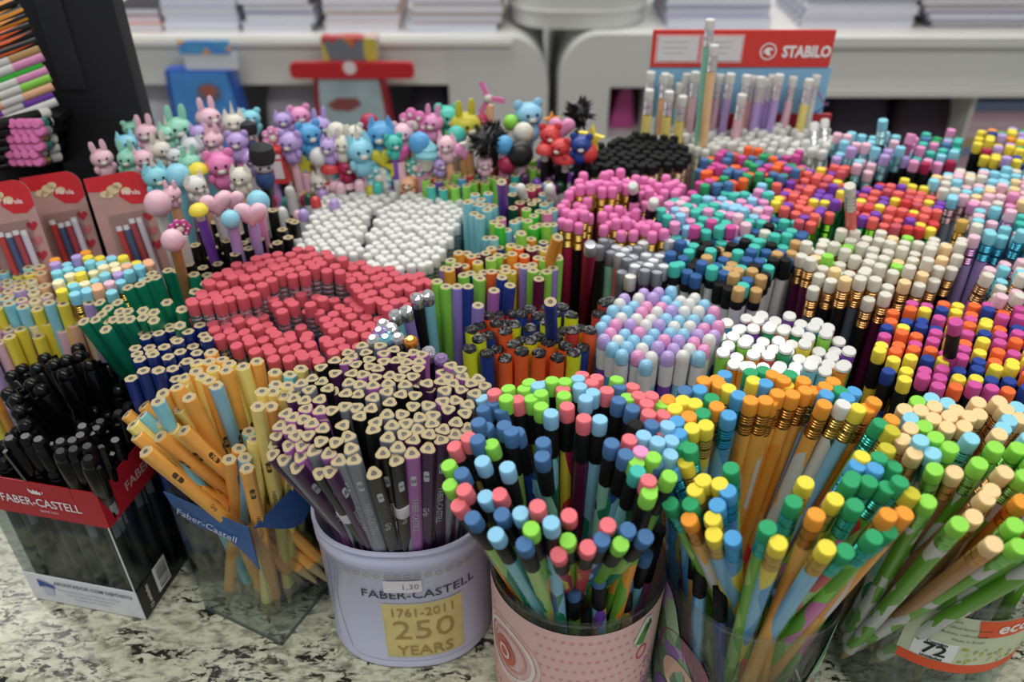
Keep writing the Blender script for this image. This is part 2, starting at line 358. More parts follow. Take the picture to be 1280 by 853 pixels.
KIND = {'navy bunch': 'navy_pencil', 'upper left red block': 'rose_eraser_pencil', 'lower left red block': 'rose_eraser_pencil', 'middle red block': 'rose_eraser_pencil', 'upper right red block': 'rose_eraser_pencil', 'red block centre': 'rose_eraser_pencil',
 'left white block': 'white_eraser_pencil', 'right white block': 'white_eraser_pencil', 'green bunch': 'green_pencil', 'right pastel block': 'pastel_eraser_pencil', 'left pastel block': 'pastel_pencil', 'pastel front rows': 'pastel_pencil', 'black bunch': 'black_pencil', 'gem bunch': 'gem_pencil',
 'front of neon bunch': 'neon_pencil', 'neon bunch': 'neon_pencil', 'aqua bunch': 'round_pencil', 'green and aqua bunch': 'round_pencil', 'dark mixed bunch': 'round_pencil', 'lime band': 'round_pencil', 'dark purple-tipped bunch': 'dipped_pencil',
 'upper pink bunch': 'pink_eraser_pencil', 'left pink bunch': 'pink_eraser_pencil', 'lower pink bunch': 'pink_eraser_pencil', 'right pink bunch': 'pink_eraser_pencil', 'silver capped bunch': 'capped_pencil', 'black eraser block': 'black_eraser_pencil',
 'white rows below sign': 'ribbed_eraser_pencil', 'bright mixed block': 'coloured_ferrule_pencil', 'teal and pink block': 'matching_ferrule_pencil', 'teal and black block': 'black_collared_pencil', 'left red and purple block': 'green_ferrule_pencil', 'right red and purple block': 'green_ferrule_pencil',
 'ivory eraser block': 'ivory_eraser_pencil', 'pale blue back bunch': 'glitter_pencil', 'left dark back bunch': 'dark_barrelled_pencil', 'right dark back bunch': 'dark_barrelled_pencil', 'pastel right block': 'satin_pencil', 'blue foil bunch': 'foil_pencil', 'pink and ivory bunch': 'foil_pencil',
 'round-tip block': 'round_tipped_pencil', 'edge of round-tip block': 'glitter_capped_pencil', 'white-capped block': 'white_capped_pencil', 'neon eraser block': 'neon_eraser_pencil', 'glitter-capped block': 'glitter_capped_pencil', 'among the toppers': 'small_pencil', 'below the rabbits': 'small_pencil',
 'pink papered cup': 'black_ferrule_pencil', 'green sleeved cup': 'foil_collared_pencil', 'cup behind green sleeve': 'foil_collared_pencil', 'cup left behind green sleeve': 'foil_collared_pencil', 'banded 72 cup': 'kraft_pencil', 'cup behind banded cup': 'kraft_pencil', 'lilac tin': 'three_sided_pencil', 'square clear box': 'hexagonal_pencil', 'front of red sign': 'pastel_barrelled_pencil'}
def plant(items, place, style, what, group, parts=True, name='pencil', cat='pencil', prints=None):
    """items: dicts(tip, bottom, col, body, ferrule, style, band...). Gives every pencil its own object and a label by row and place."""
    if not items: return
    if name == 'pencil': name = KIND.get(place, name)
    for it in items: it['uv'] = pix(it['tip'])
    items.sort(key=lambda i: -i['uv'][1]); n = len(items)
    us = [i['uv'][0] for i in items]; vs_ = [i['uv'][1] for i in items]
    asp = max(.3, (max(us)-min(us)+12)/(max(vs_)-min(vs_)+12)*.8)
    rows = max(1, round(math.sqrt(n/asp))); per = math.ceil(n/rows)
    for i0 in range(0, n, per):
        row = sorted(items[i0:i0+per], key=lambda i: i['uv'][0]); rr = i0//per+1
        for j, it in enumerate(row):
            c = nice(it['col']); k = j+1
            pos = f"{ordn(k)} from left" if k <= (len(row)+1)//2 else (f"{ordn(len(row)-k+1)} from right" if k < len(row) else 'rightmost')
            if k == 1: pos = 'leftmost'
            if n == 1: lab = f"{c} {what}, {place}"
            elif rows == 1: lab = f"{c} {what}, {pos}, {place}"
            else: lab = f"{c} {what}, {pos} in {'front' if rr == 1 else ordn(rr)} row{'' if rr == 1 else ' back'}, {place}"
            L = (it['tip']-it['bottom']).length
            LQ = it['LQ'] if 'LQ' in it else .138 if it.get('style', style) == 'pen' else round(L*200)/200
            z = (it['tip']-it['bottom'])/L; bottom = it['tip']-z*LQ
            tw = random.uniform(-math.pi, math.pi) if 'twist' not in it else it['twist']
            m = frame(bottom, it['tip'], twist=tw)
            fn = STY[it.get('style', style)]
            ps = fn(LQ, it.get('body', 'black'), it.get('fer', 'silver'), it['col'])
            if 'swap' in it: ps = it['swap'](ps, LQ)
            if parts and len(ps) > 1 or it.get('strip'):
                e = empty(name, None, lab, cat, group, mat=m)
                for pn, me, zz in ps:
                    o = bpy.data.objects.new(pn, me); C.objects.link(o); o.parent = e; o.location = (0, 0, zz)
                if it.get('strip'):
                    sc, sr, seed = it['strip']; o = bpy.data.objects.new('printed_lettering', strip_mesh(sc, sr, LQ, seed)); C.objects.link(o); o.parent = e
                if it.get('stick'):
                    o = bpy.data.objects.new('price_sticker', lathe_part(('sticker',), [(.00395, 0), (.00402, .0002), (.00402, .0088), (.00395, .009)], M('e4e0e2', .5))); C.objects.link(o); o.parent = e; o.location = (0, 0, LQ-.045); o['label'] = 'white paper price sticker'
            else:
                if len(ps) == 1: me = ps[0][1]
                else:
                    key = ('merged',)+tuple(id(p[1]) for p in ps)+tuple(round(p[2], 4) for p in ps)
                    if key not in CACHE: CACHE[key] = merge([(p[1], p[2]) for p in ps]).mesh(name, True)
                    me = CACHE[key]
                put(name, me, None, lab, cat, group, mat=m)

def inside(u, v, poly):
    r = False; j = len(poly)-1
    for i in range(len(poly)):
        (a, b), (c, d) = poly[i], poly[j]
        if (b > v) != (d > v) and u < (c-a)*(v-b)/(d-b)+a: r = not r
        j = i
    return r
def supercup(name, c, rx, ry, h, m, label, wall=.0012, n=40, e=2.6, cat='cup', z0=.0005, rim=True):
    def pt(i, off, z):
        a = 2*math.pi*i/n; ca, sa = math.cos(a), math.sin(a)
        return (c[0]+(rx+off)*math.copysign(abs(ca)**(2/e), ca), c[1]+(ry+off)*math.copysign(abs(sa)**(2/e), sa), z)
    mb = MB(); R = lambda off, z: [pt(i, off, z) for i in range(n)]
    mb.loft([R(0, z0), R(0, h), R(-wall, h), R(-wall, z0+.002)], m)
    return mb.build(name, None, True, label=label, cat=cat)
CUPS = []
def cluster(poly, place, what, group, palette, style='eraser', z=.175, sp=.0076, k=.86, jz=.0035, body=None, fer='silver', parts=True, jit=.0005, lean=(0, 0), cup=True, cupmat=None, L=None, name='pencil', cat='pencil', strip=None, grow=0, cuplabel=None, cupn='pencil_cup', twist=None):
    """fill the outline (pixels of the photograph) with pencils on a close-packed lattice at the height of their tips"""
    ws = [at(u, v, z) for u, v in poly]
    x0, x1 = min(p.x for p in ws), max(p.x for p in ws); y0, y1 = min(p.y for p in ws), max(p.y for p in ws)
    cols = [c for c, q in palette]; wt = [q for c, q in palette]; items = []
    r = 0; y = y0
    while y <= y1:
        x = x0+(sp/2 if r % 2 else 0)
        while x <= x1:
            p = Vector((x+random.uniform(-jit, jit), y+random.uniform(-jit, jit), z))
            u, v = pix(p)
            if inside(u, v, poly):
                p.z += random.uniform(-jz, jz)
                if not occupied(p): items.append(dict(tip=p))
            x += sp
        y += sp*.866; r += 1
    if not items: return
    cx = sum(i['tip'].x for i in items)/len(items); cy = sum(i['tip'].y for i in items)/len(items); c = Vector((cx, cy, 0))
    for it in items:
        mark(it['tip']); t = it['tip']; col = random.choices(cols, wt)[0]; it['col'] = col
        b = body[col] if isinstance(body, dict) else (random.choice(body) if isinstance(body, list) else (body or col)); it['body'] = b
        it['fer'] = fer[col] if isinstance(fer, dict) else fer
        if isinstance(style, dict): it['style'] = style[col]
        it['bottom'] = Vector((cx+(t.x-cx)*k+lean[0], cy+(t.y-cy)*k+lean[1], .004))
        if strip: it['strip'] = strip; it['twist'] = random.uniform(-.8, .8)
        if twist is not None: it['twist'] = twist
    if cup:
        bx = [i['bottom'].x for i in items]; by = [i['bottom'].y for i in items]
        rx = (max(bx)-min(bx))/2+.0065; ry = (max(by)-min(by))/2+.0065
        supercup(cupn, ((max(bx)+min(bx))/2, (max(by)+min(by))/2), rx, ry, .095, cupmat or clear('f0f4f6'), cuplabel or f"clear plastic cup holding the {group}")
    plant(items, place, style if isinstance(style, str) else None, what, group, parts, name, cat)
def fan(tips, c, place, what, group, style, L=.185, zr=.10, r=.045, base=None, kb=None, parts=True, name='pencil', cat='pencil', fmax=.72, zb=.004, frange=None, **kw):
    """tips listed from the photograph; each pencil of length L leans out of a cup whose centre is c"""
    items = []
    for t in tips:
        u, v = t['u'], t['v']; Lc = t.get('L', L); z = .17; b = None
        for _ in range(14):
            p = at(u, v, z); d = Vector((p.x-c[0], p.y-c[1]))
            if base is not None: b = Vector((base[0]+d.x*kb+t.get('bx', 0), base[1]+d.y*kb+t.get('by', 0), zb))
            else:
                f = min(t.setdefault('f', random.uniform(*frange) if frange else fmax+random.uniform(-.07, .07)), (r-.006)/max(d.length, 1e-6)); g = 1-(1-f)*(z-zb)/(z-zr); bo = d*g
                if bo.length > r-.006: bo = bo*((r-.006)/bo.length)
                b = Vector((c[0]+bo.x, c[1]+bo.y, zb))
            h = math.hypot(p.x-b.x, p.y-b.y); z = .5*z+.5*(zb+math.sqrt(max(1e-4, Lc*Lc-h*h)))
        p = at(u, v, z)
        if occupied(p, .0045): p = p+ray(u, v).normalized()*.004
        mark(p); it = dict(t); it.update(tip=p, bottom=b); items.append(it)
    plant(items, place, style, what, group, parts, name, cat)

# ------------------------------------------------------------------ the room: counter, floor, walls, ceiling, shelving behind
FLOOR = -.92
mb = MB(); mb.box((-2.6, -1.2, FLOOR-.05), (3.0, 3.2, FLOOR), M('8d8a84', .5)); mb.build('floor', kind='structure')
mb = MB(); mb.box((-2.6, -1.2, 1.9), (3.0, 3.2, 1.95), M('e8e8e4', .9)); mb.build('ceiling', kind='structure')
mb = MB(); mb.box((-2.6, 3.2, FLOOR), (3.0, 3.25, 1.9), M('c9ccca', .9)); mb.build('wall_back', kind='structure')
rot = Matrix.Rotation(math.radians(-13.5), 4, 'Z')
CF = Vector((-.296, .2825, 0))                       # a point of the counter's front edge
mb = MB(); prof = [(0, -.03), (-.004, -.029), (-.007, -.025), (-.008, -.018), (-.008, -.010), (-.0065, -.004), (-.003, -.0008), (0, 0)]
mm = Matrix.Translation(CF+Vector((0, 0, 0))) @ rot
pts = [(a, b) for a, b in prof]
YB = .735
ring = lambda x: [tuple(mm @ Vector((x, a, b))) for a, b in pts]+[((mm @ Vector((x, 0, 0))).x, YB, 0), ((mm @ Vector((x, 0, 0))).x, YB, -.03)]
counter = empty('counter', (0, .5, FLOOR), 'speckled green and black granite counter under all the pencil cups', 'counter')
def child_world(o, parent): o.parent = parent; o.matrix_parent_inverse = Matrix.Translation(-parent.location)
mb.loft([ring(-.45), ring(1.1)], granite()); o = mb.build('counter_top', None, True); child_world(o, counter)
mb = MB(); mb.loft([[(-.72, .42, FLOOR+.001), (.75, .07, FLOOR+.001), (.75, YB-.02, FLOOR+.001), (-.72, YB-.02, FLOOR+.001)], [(-.72, .42, -.031), (.75, .07, -.031), (.75, YB-.02, -.031), (-.72, YB-.02, -.031)]], M('b9b2a2', .6)); o = mb.build('counter_base'); child_world(o, counter)

YS = 1.50                                            # front plane of the white shelving across the aisle
wm = M('dcdcd6', .45, noise=.03, nscale=8); wp = M('d2d3d0', .4, noise=.03, nscale=8)
def X(u, v=80, y=YS): return at_y(u, v, y).x
def Z(v, y=YS): return at_y(640, v, y).z
def slab(name, u0, v0, u1, v1, d, m, parent=None, y=YS, r=0, **kw):
    x0, x1, z1, z0 = X(u0, v0, y), X(u1, v0, y), Z(v0, y), Z(v1, y); mb = MB()
    mb.box((x0, y, z0), (x1, y+d, z1), m); return mb.build(name, parent, **kw)
shelf = empty('shelf_unit', (X(450), YS, FLOOR), 'white shelving unit behind the counter, left of the rounded corner gap', 'shelf')
def child_world(o, parent): o.parent = parent; o.matrix_parent_inverse = Matrix.Translation(-parent.location)
def wslab(name, parent, x0, x1, y0, y1, z0, z1, m):
    mb = MB(); mb.box((x0, y0, z0), (x1, y1, z1), m); o = mb.build(name); child_world(o, parent); return o
zt, zf = Z(47), Z(105)
xe = X(640)
wslab('shelf_board', shelf, -1.9, xe, YS+.002, YS+.5, zt-.02, zt, wm)
wslab('front_board', shelf, -1.9, xe, YS-.004, YS+.02, zf, zt-.003, wm)
wslab('front_lip', shelf, -1.9, xe, YS-.012, YS+.0, zt-.012, zt-.003, wm)
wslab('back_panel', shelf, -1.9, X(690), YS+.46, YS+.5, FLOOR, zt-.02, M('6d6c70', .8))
wslab('shelf_board', shelf, -1.9, xe, YS+.02, YS+.46, Z(105)-.32, Z(105)-.30, wm)
def rounded_end(name, parent, u0, u1, v0, v1, rad, side, hole=None):
    """end panel with one large rounded upper corner"""
    x0, x1, z1 = X(u0), X(u1), Z(v0); z0 = FLOOR; pts = []
    N = 12
    if side == 'right':
        pts = [(x0, z0), (x1, z0)]+[(x1-rad+rad*math.cos(math.pi/2*i/N), z1-rad*1.3+rad*1.3*math.sin(math.pi/2*i/N)) for i in range(N+1)]+[(x0, z1)]
    else:
        pts = [(x0, z0), (x1, z0), (x1, z1)]+[(x0+rad-rad*math.sin(math.pi/2*i/N), z1-rad*1.3+rad*1.3*math.cos(math.pi/2*i/N)) for i in range(N+1)]
    mb = MB(); mb.prism(pts, YS-.006, YS+.5, wp, lambda a, b, d: (a, d, b)); o = mb.build(name, None, True); child_world(o, parent); return o
rounded_end('end_panel', shelf, 560, 686, 46, 0, .07, 'right')
shelf2 = empty('shelf_unit', (X(900), YS, FLOOR), 'white shelving unit behind the counter, right of the rounded corner gap', 'shelf')
# end panel of the right unit with its square pigeonhole: four pieces round the opening
hx0, hx1, hz1, hz0 = X(764), X(812), Z(108), Z(175)
rounded_end('end_panel', shelf2, 699, 764, 42, 0, .07, 'left')
wslab('end_panel', shelf2, hx0, X(850), YS-.006, YS+.45, hz1, Z(42), wp)
wslab('end_panel', shelf2, hx1, X(850), YS-.006, YS+.45, FLOOR, hz1, wp)
wslab('end_panel', shelf2, hx0, hx1, YS-.006, YS+.45, FLOOR, hz0, wp)
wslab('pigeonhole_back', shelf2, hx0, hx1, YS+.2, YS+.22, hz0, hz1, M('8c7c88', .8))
wslab('shelf_board', shelf2, X(850), 2.2, YS+.002, YS+.5, Z(42)-.02, Z(42), wm)
wslab('front_board', shelf2, X(850), 2.2, YS-.004, YS+.02, Z(108), Z(56), wm)
wslab('front_lip', shelf2, X(850), 2.2, YS-.016, YS+.02, Z(56), Z(44), wm)
wslab('lower_lip', shelf2, X(850), 2.2, YS-.016, YS+.02, Z(118), Z(109), wm)
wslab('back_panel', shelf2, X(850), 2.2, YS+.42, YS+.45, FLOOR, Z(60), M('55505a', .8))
wslab('divider', shelf2, X(1236), X(1240), YS+.01, YS+.42, FLOOR, Z(118), wm)
# the tub on top
tub = MB(); tx0, tx1 = X(632, 20), X(822, 20); cx = (tx0+tx1)/2; zb = Z(42)
def tubring(z, s, dy):
    n = 32; hw = (tx1-tx0)/2*s; hd = .17*s; e = 3.4
    return [(cx+hw*math.copysign(abs(math.cos(a))**(2/e), math.cos(a)), YS+.19+dy+hd*math.copysign(abs(math.sin(a))**(2/e), math.sin(a)), z) for a in [2*math.pi*i/n for i in range(n)]]
tub.loft([tubring(zb+.001, .97, 0), tubring(zb+.027, .985, 0), tubring(zb+.028, 1.0, 0), tubring(zb+.033, 1.0, 0), tubring(zb+.034, .99, 0), tubring(zb+.13, 1.01, 0), tubring(zb+.13, .98, 0), tubring(zb+.01, .93, 0)], wp)
tub.build('storage_tub', None, True, label='white plastic tub with rounded corners on top of the shelving', cat='tub')
# notebooks in stacks on the shelf tops
def stack(u0, u1, vb, n, covers, where, th=.0165, jit=.006, spiral=False, skew=0.0, d=.19):
    y0 = YS+.03; x0, x1 = X(u0, vb, y0), X(u1, vb, y0); z = zt+.0005 if u0 < 640 else Z(42)+.0005; top = ['lowest', 'second lowest', 'third from the bottom', 'fourth from the bottom', 'fifth from the bottom', 'topmost']
    for i in range(n):
        dx = random.uniform(-jit, jit)+skew*i; dy = random.uniform(0, .012); t = th*random.uniform(.9, 1.1); cv = covers[i % len(covers)]
        e = empty('notebook', ((x0+x1)/2+dx, y0+dy, z), f"{top[min(i, 5) if i < n-1 else 5]} {nice_cover(cv)} notebook of the {where}", 'notebook', f'notebooks of the {where}')
        hw = (x1-x0)/2; mb = MB(); mb.box((-hw, 0, 0), (hw, d, .0012), M(cv, .4)); mb.build('cover', e)
        mb = MB(); mb.box((-hw, 0, t-.0013), (hw, d, t-.0001), M(cv, .4)); mb.build('cover', e)
        mb = MB(); mb.box((-hw+.002, .0015, .0012), (hw-.002, d-.002, t-.0013), M('e4e4ee', .8, noise=.1, nscale=600)); mb.build('pages', e)
        if spiral:
            mb = MB()
            for k in range(6):
                for s in (-1, 1)[:1]:
                    mb.lathe([(.003, 0), (.003, .002)], M('55555a', .4, .6), 8, c=(s*(hw+.001), .01+k*.03))
                    mb.v[-16:] = [(s*(hw+.001)+(p[0]-s*(hw+.001)), p[1], p[2]+t/2-.001) for p in mb.v[-16:]]
            mb.build('spiral_binding', e)
        z += t
def nice_cover(c): return {'2c2630': 'dark covered', 'd8786a': 'coral edged', 'e8e8ee': 'white', '8a8fa6': 'grey blue', 'c9a9c9': 'lilac', 'a08c50': 'olive', 'd9b2a0': 'peach edged', 'b9c3e0': 'pale blue', '8c6a3a': 'brown'}.get(c, 'plain')
stack(150, 206, 44, 3, ['d9b2a0', 'd8786a', '2c2630'], 'left end stack', .014)
stack(206, 300, 42, 5, ['e8e8ee', 'b9c3e0'], 'second stack', .0155, .003)
stack(306, 393, 40, 5, ['e8e8ee', 'b9c3e0', '2c2630'], 'third stack', .0165)
stack(404, 498, 38, 5, ['e8e8ee', 'd9b2a0', 'a08c50'], 'fourth stack')
stack(512, 626, 44, 5, ['b9c3e0', 'd9b2a0', '8c6a3a'], 'fifth stack', .0165, .008)
stack(832, 962, 38, 4, ['b9c3e0', 'c9a9c9', '8a8fa6'], 'spiral stack behind the red sign', .018, .004, True)
stack(1002, 1142, 38, 5, ['e8e8ee', '8a8fa6', 'e8e8ee'], 'spiral stack right of the red sign', .012, .003, True)
stack(1165, 1330, 42, 6, ['8c6a3a', '8a8fa6', 'c9a9c9'], 'right end stack', .013, .003, False, -.010)
# pink things and books inside the recesses
mb = MB(); xx = (hx0+hx1)/2
for k, (r, z) in enumerate([(0, 0)]): pass
mb.loft([[(xx+s*(1-q*.6)*.9*(hx1-hx0)/2*(.8 if q < .9 else .3)+q*.006, YS+.09+o, hz0+.001+q*(hz1-hz0)*.8) for s, o in ((-1, -.03), (1, -.03), (1, .03), (-1, .03))] for q in (0, .3, .6, .85, 1)], M('c9559a', .5))
mb.build('pouch', None, True, label='bright pink pouch standing in the square pigeonhole', cat='pouch')
def fold_bag(name, u0, v0, u1, v1, y, m, label, cat, d=.12):
    x0, x1, z1, z0 = X(u0, v0, y), X(u1, v0, y), Z(v0, y), Z(v1, y); mb = MB(); n = 8; cxx = (x0+x1)/2
    ring = lambda z, s, b: [(cxx+(x1-x0)/2*s*math.copysign(abs(math.cos(a))**.55, math.cos(a)), y+d/2+d/2*b*math.copysign(abs(math.sin(a))**.55, math.sin(a)), z) for a in [2*math.pi*i/20 for i in range(20)]]
    mb.loft([ring(z0+(z1-z0)*q, s, b) for q, s, b in ((0, .96, .9), (.2, 1, 1), (.6, .98, .95), (.85, .9, .75), (1, .7, .4))], m); e = empty(name, (cxx, y, z0), label, cat); o = mb.build('bag_body', None, True); child_world(o, e)
    mb = MB(); mb.box((cxx-.03, y-.006, z0+(z1-z0)*.15), (cxx+.03, y+.004, z0+(z1-z0)*.5), m); o = mb.build('front_pocket'); child_world(o, e)
    return e
zl = Z(105)-.30
for u0, u1, c, lb in ((1045, 1130, '3a3040', 'dark purple backpack under the right shelf, left one'), (1128, 1232, '40303c', 'dark purple backpack under the right shelf, right one')):
    fold_bag('backpack', u0, 122, u1, 260, YS+.06, M(c, .6, noise=.3, nscale=30), lb, 'bag')
wslab('shelf_board', shelf2, X(850), 2.2, YS+.02, YS+.42, Z(260, YS+.06)-.02, Z(260, YS+.06)-.0005, wm)
zz = Z(260, YS+.06)
for i in range(13):
    c = ['c9b0b8', 'b99aa8', '8090b0', 'b8a070', 'd0b8c0'][i % 5]; mb = MB(); x0 = X(1246)+random.uniform(0, .006)
    mb.box((x0, YS+.03, zz+.0005+i*.018), (x0+.2, YS+.25, zz+i*.018+.0175), M(c, .6)); mb.build('folder', None, label=f"{ {0:'pale pink',1:'dusty pink',2:'grey blue',3:'tan',4:'rose'}[i%5]} folder, {ordn(i+1)} up in the pile at right recess", cat='folder', group='folders in the right recess')
for u0, u1, c, lb in ((150, 222, 'cfcdd4', 'grey bag under the shelf left of the blue pack'), (318, 400, 'c4c1ca', 'grey bag under the shelf between the two packs'), (505, 565, '3a3a48', 'dark bag under the shelf right of the red pack')):
    fold_bag('bag', u0, 110, u1, 260, YS+.022, M(c, .7, noise=.3, nscale=20), lb, 'bag')
for i, (c, lb) in enumerate((('3c4a7a', 'blue'), ('7a3a50', 'wine'), ('a8503c', 'rust'), ('8a6a80', 'mauve'))):
    mb = MB(); mb.box((X(568), YS+.05, Z(150)+.0005+i*.013-.02), (X(566+34+i*6), YS+.24, Z(150)-.02+i*.013+.0125), M(c, .5)); mb.build('folder', None, label=f'{lb} folder in the dark recess right of the red pack', cat='folder', group='folders beside the dark bag')
mb = MB(); mb.box((X(566), YS+.02, Z(150)-.034), (X(640), YS+.3, Z(150)-.0205), wm); o = mb.build('shelf_board'); child_world(o, shelf)
# hanging packs on the shelf front
def hang_pack(u0, u1, vt, vh0, vh1, vb, body, edge, head, label, name):
    y = YS-.05; e = empty(name, (X((u0+u1)/2, vb, y), y, Z(vb, y)), label, 'school pack'); B = []
    x0, x1 = X(u0, vb, y), X(u1, vb, y); w_ = x1-x0; zb, z1 = Z(vb, y), Z(vh1, y)
    mb = MB(); mb.prism([(x0, zb), (x1, zb), (x1-w_*.12, z1), (x0+w_*.08, z1)], y, y+.03, M(edge, .4), lambda a, b, d: (a, d, b)); B.append(mb.build('bag_body'))
    mb = MB(); mb.prism([(x0+w_*.07, zb+.004), (x1-w_*.07, zb+.004), (x1-w_*.18, z1-.004), (x0+w_*.14, z1-.004)], y-.003, y, M(body, .2, noise=.25, nscale=25), lambda a, b, d: (a, d, b)); B.append(mb.build('window'))
    return e, B, y
e, B, y = hang_pack(222, 320, 50, 50, 88, 190, '4a90d8', '2a55a8', None, 'blue pack hanging from the shelf front at left', 'school_pack')
mb = MB(); mb.box((X(226, 60, y), y+.004, Z(88, y)), (X(292, 60, y), y+.008, Z(68, y)), M('d8dce0', .4)); B.append(mb.build('header_card'))
mb = MB(); mb.box((X(222, 60, y), y+.002, Z(68, y)), (X(286, 60, y), y+.008, Z(52, y)), art([K['blue'], '4a90d8', '8a5040', '4a90d8', 'd8a060'], 40, .4, 1)); B.append(mb.build('printed_strip'))
mb = MB(); fn = lambda a, b: (X(262, 115, y)+a, y-.0045, Z(115, y)+b); disc(mb, 0, 0, .022, fn, M('6a6a80', .5), 20, .017); disc(mb, 0, .004, .014, lambda a, b: (X(262, 115, y)+a, y-.005, Z(115, y)+b), M('a86050', .5), 16, .010); B.append(mb.build('print'))
for b in B: child_world(b, e)
e, B, y = hang_pack(398, 500, 50, 50, 88, 200, 'a8bcc4', '9c2a34', None, 'red and grey pack hanging from the shelf front', 'school_pack')
xa, xb = X(363, 85, y), X(518, 85, y); za, zb_ = Z(97, y), Z(77, y); mb = MB(); rr = .009
poly = []
for cx_, cz_, a0 in ((xb-rr, zb_-rr, 0), (xa+rr, zb_-rr, 90), (xa+rr, za+rr, 180), (xb-rr, za+rr, 270)):
    for k in range(5): a = math.radians(a0+k*22.5); poly.append((cx_+rr*math.cos(a), cz_+rr*math.sin(a)))
mb.prism(poly, y-.008, y+.002, M('c22430', .35), lambda a, b, d: (a, d, b)); B.append(mb.build('hanger_bar', label='red hanger bar with rounded ends'))
mb = MB(); disc(mb, X(438, 83, y), Z(83, y), .0115, lambda a, b: (a, y-.0085, b), M('e8dcdc', .4), 20); B.append(mb.build('round_badge'))
mb = MB(); flatpoly(mb, [(0, 0), (.02, .012), (.055, .012), (.062, 0), (.04, -.012), (.012, -.010)], lambda a, b: (X(430, 130, y)+a-.03, y-.004, Z(130, y)+b), M('8a4a48', .5)); B.append(mb.build('print'))
mb = MB(); mb.prism([(X(402, 60, y), Z(76, y)), (X(470, 60, y), Z(76, y)), (X(472, 60, y), Z(48, y)), (X(402, 60, y), Z(47, y))], y, y+.03, art(['b84848', 'c8b850', '707880', 'c0b0b0', 'c87840'], 40, .4, .6), lambda a, b, d: (a, d, b)); B.append(mb.build('pouch_top', label='printed yellow, red and grey flap'))
for b in B: child_world(b, e)

# ------------------------------------------------------------------ front containers
# A: pen box, red band over clear walls
BA = Vector((-.2235, .3165, 0)); ang = math.radians(-12); ux = Vector((-math.cos(ang), -math.sin(ang), 0)); uy = Vector((-ux.y, ux.x, 0)); uy = uy if uy.y > 0 else -uy
WA, DA, HA = .0765, .088, .109
BAR = M('f2f2f2', .4); BLK = M('17171a', .4)
box = empty('pen_box', BA+ux*WA/2+uy*DA/2, 'clear pen box with a red band, front left corner of the counter', 'box')
def FB(a, b, off=0, face=0):
    """face 0: front (a to the left from the near corner), face 1: right side (a to the back)"""
    if face == 0: return BA+ux*a-uy*off+Vector((0, 0, b))
    return BA+uy*a-ux*off+Vector((0, 0, b))
def wall(name, a0, a1, b0, b1, face, m, t=.0008, off=0, **kw):
    mb = MB(); p = [FB(a, b, off, face) for a, b in ((a0, b0), (a1, b0), (a1, b1), (a0, b1))]; q = [FB(a, b, off-t, face) for a, b in ((a0, b0), (a1, b0), (a1, b1), (a0, b1))]
    mb.loft([p, q], m); o = mb.build(name, **kw); child_world(o, box); return o
cl = clear('eaeeee', .9)
wall('clear_wall', 0, WA, .001, .109, 0, cl); wall('clear_wall', 0, DA, .001, .109, 1, cl)
mb = MB(); mb.loft([[BA+ux*WA+Vector((0, 0, .001)), BA+ux*WA+uy*DA+Vector((0, 0, .001)), BA+ux*WA+uy*DA+Vector((0, 0, HA)), BA+ux*WA+Vector((0, 0, HA))], [BA+ux*(WA-.0008)+Vector((0, 0, .001)), BA+ux*(WA-.0008)+uy*DA+Vector((0, 0, .001)), BA+ux*(WA-.0008)+uy*DA+Vector((0, 0, HA)), BA+ux*(WA-.0008)+Vector((0, 0, HA))]], cl); o = mb.build('clear_wall'); child_world(o, box)
mb = MB(); mb.loft([[BA+uy*DA+Vector((0, 0, .001)), BA+ux*WA+uy*DA+Vector((0, 0, .001)), BA+ux*WA+uy*DA+Vector((0, 0, HA)), BA+uy*DA+Vector((0, 0, HA))], [BA+uy*(DA-.0008)+Vector((0, 0, .001)), BA+ux*WA+uy*(DA-.0008)+Vector((0, 0, .001)), BA+ux*WA+uy*(DA-.0008)+Vector((0, 0, HA)), BA+uy*(DA-.0008)+Vector((0, 0, HA))]], cl); o = mb.build('clear_wall'); child_world(o, box)
mb = MB(); mb.loft([[BA+Vector((0, 0, .0005)), BA+ux*WA+Vector((0, 0, .0005)), BA+ux*WA+uy*DA+Vector((0, 0, .0005)), BA+uy*DA+Vector((0, 0, .0005))], [BA+Vector((0, 0, .0015)), BA+ux*WA+Vector((0, 0, .0015)), BA+ux*WA+uy*DA+Vector((0, 0, .0015)), BA+uy*DA+Vector((0, 0, .0015))]], M('2a2a2c', .5)); o = mb.build('bottom_tray'); child_world(o, box)
RB = M('b3202c', .4, noise=.04)
wall('red_band', -.0005, WA, .0815, .109, 0, RB, .0006, .0006, label='red card band'); wall('red_band', -.0005, DA, .0815, .109, 1, RB, .0006, .0006, label='red card band')
wall('white_panel', 0, WA, .001, .026, 0, M('e6e8ee', .4), .0004, .0005, label='white information panel')
wall('black_panel', -.0003, .0155, .001, .026, 1, BLK, .0004, .0005, label='black side panel')
wall('edge_strip', 0, .0006, .026, .082, 0, M('e8ecee', .2), .0006, .0009)
WT = M('f0e8e8', .4)
o = text('FABER-CASTELL', .0088, WT, lambda a, b: FB(.0386-a, .0935+b, .0010), None, bold=.00012, sx=.82); child_world(o, box)
o = text('FABER-CASTELL', .0088, M('d8b0b0', .4), lambda a, b: FB(.050+a, .0935+b, .0010, 1), None, bold=.00012); child_world(o, box)
mb = MB()
fnA = lambda a, b: FB(.0385-a, .1020+b, .0011)
for pl in ([(-.003, -.0014), (.0032, -.0014), (.0030, .0012), (.0018, .0004), (.0012, .0022), (.0002, .0008), (-.001, .0024), (-.0016, .0006), (-.0032, .0014)], [(-.0045, .001), (-.0035, -.001), (-.0033, .0012), (-.004, .0026)], [(.0038, -.0008), (.0050, .0006), (.0044, .002)]): flatpoly(mb, pl, fnA, WT)
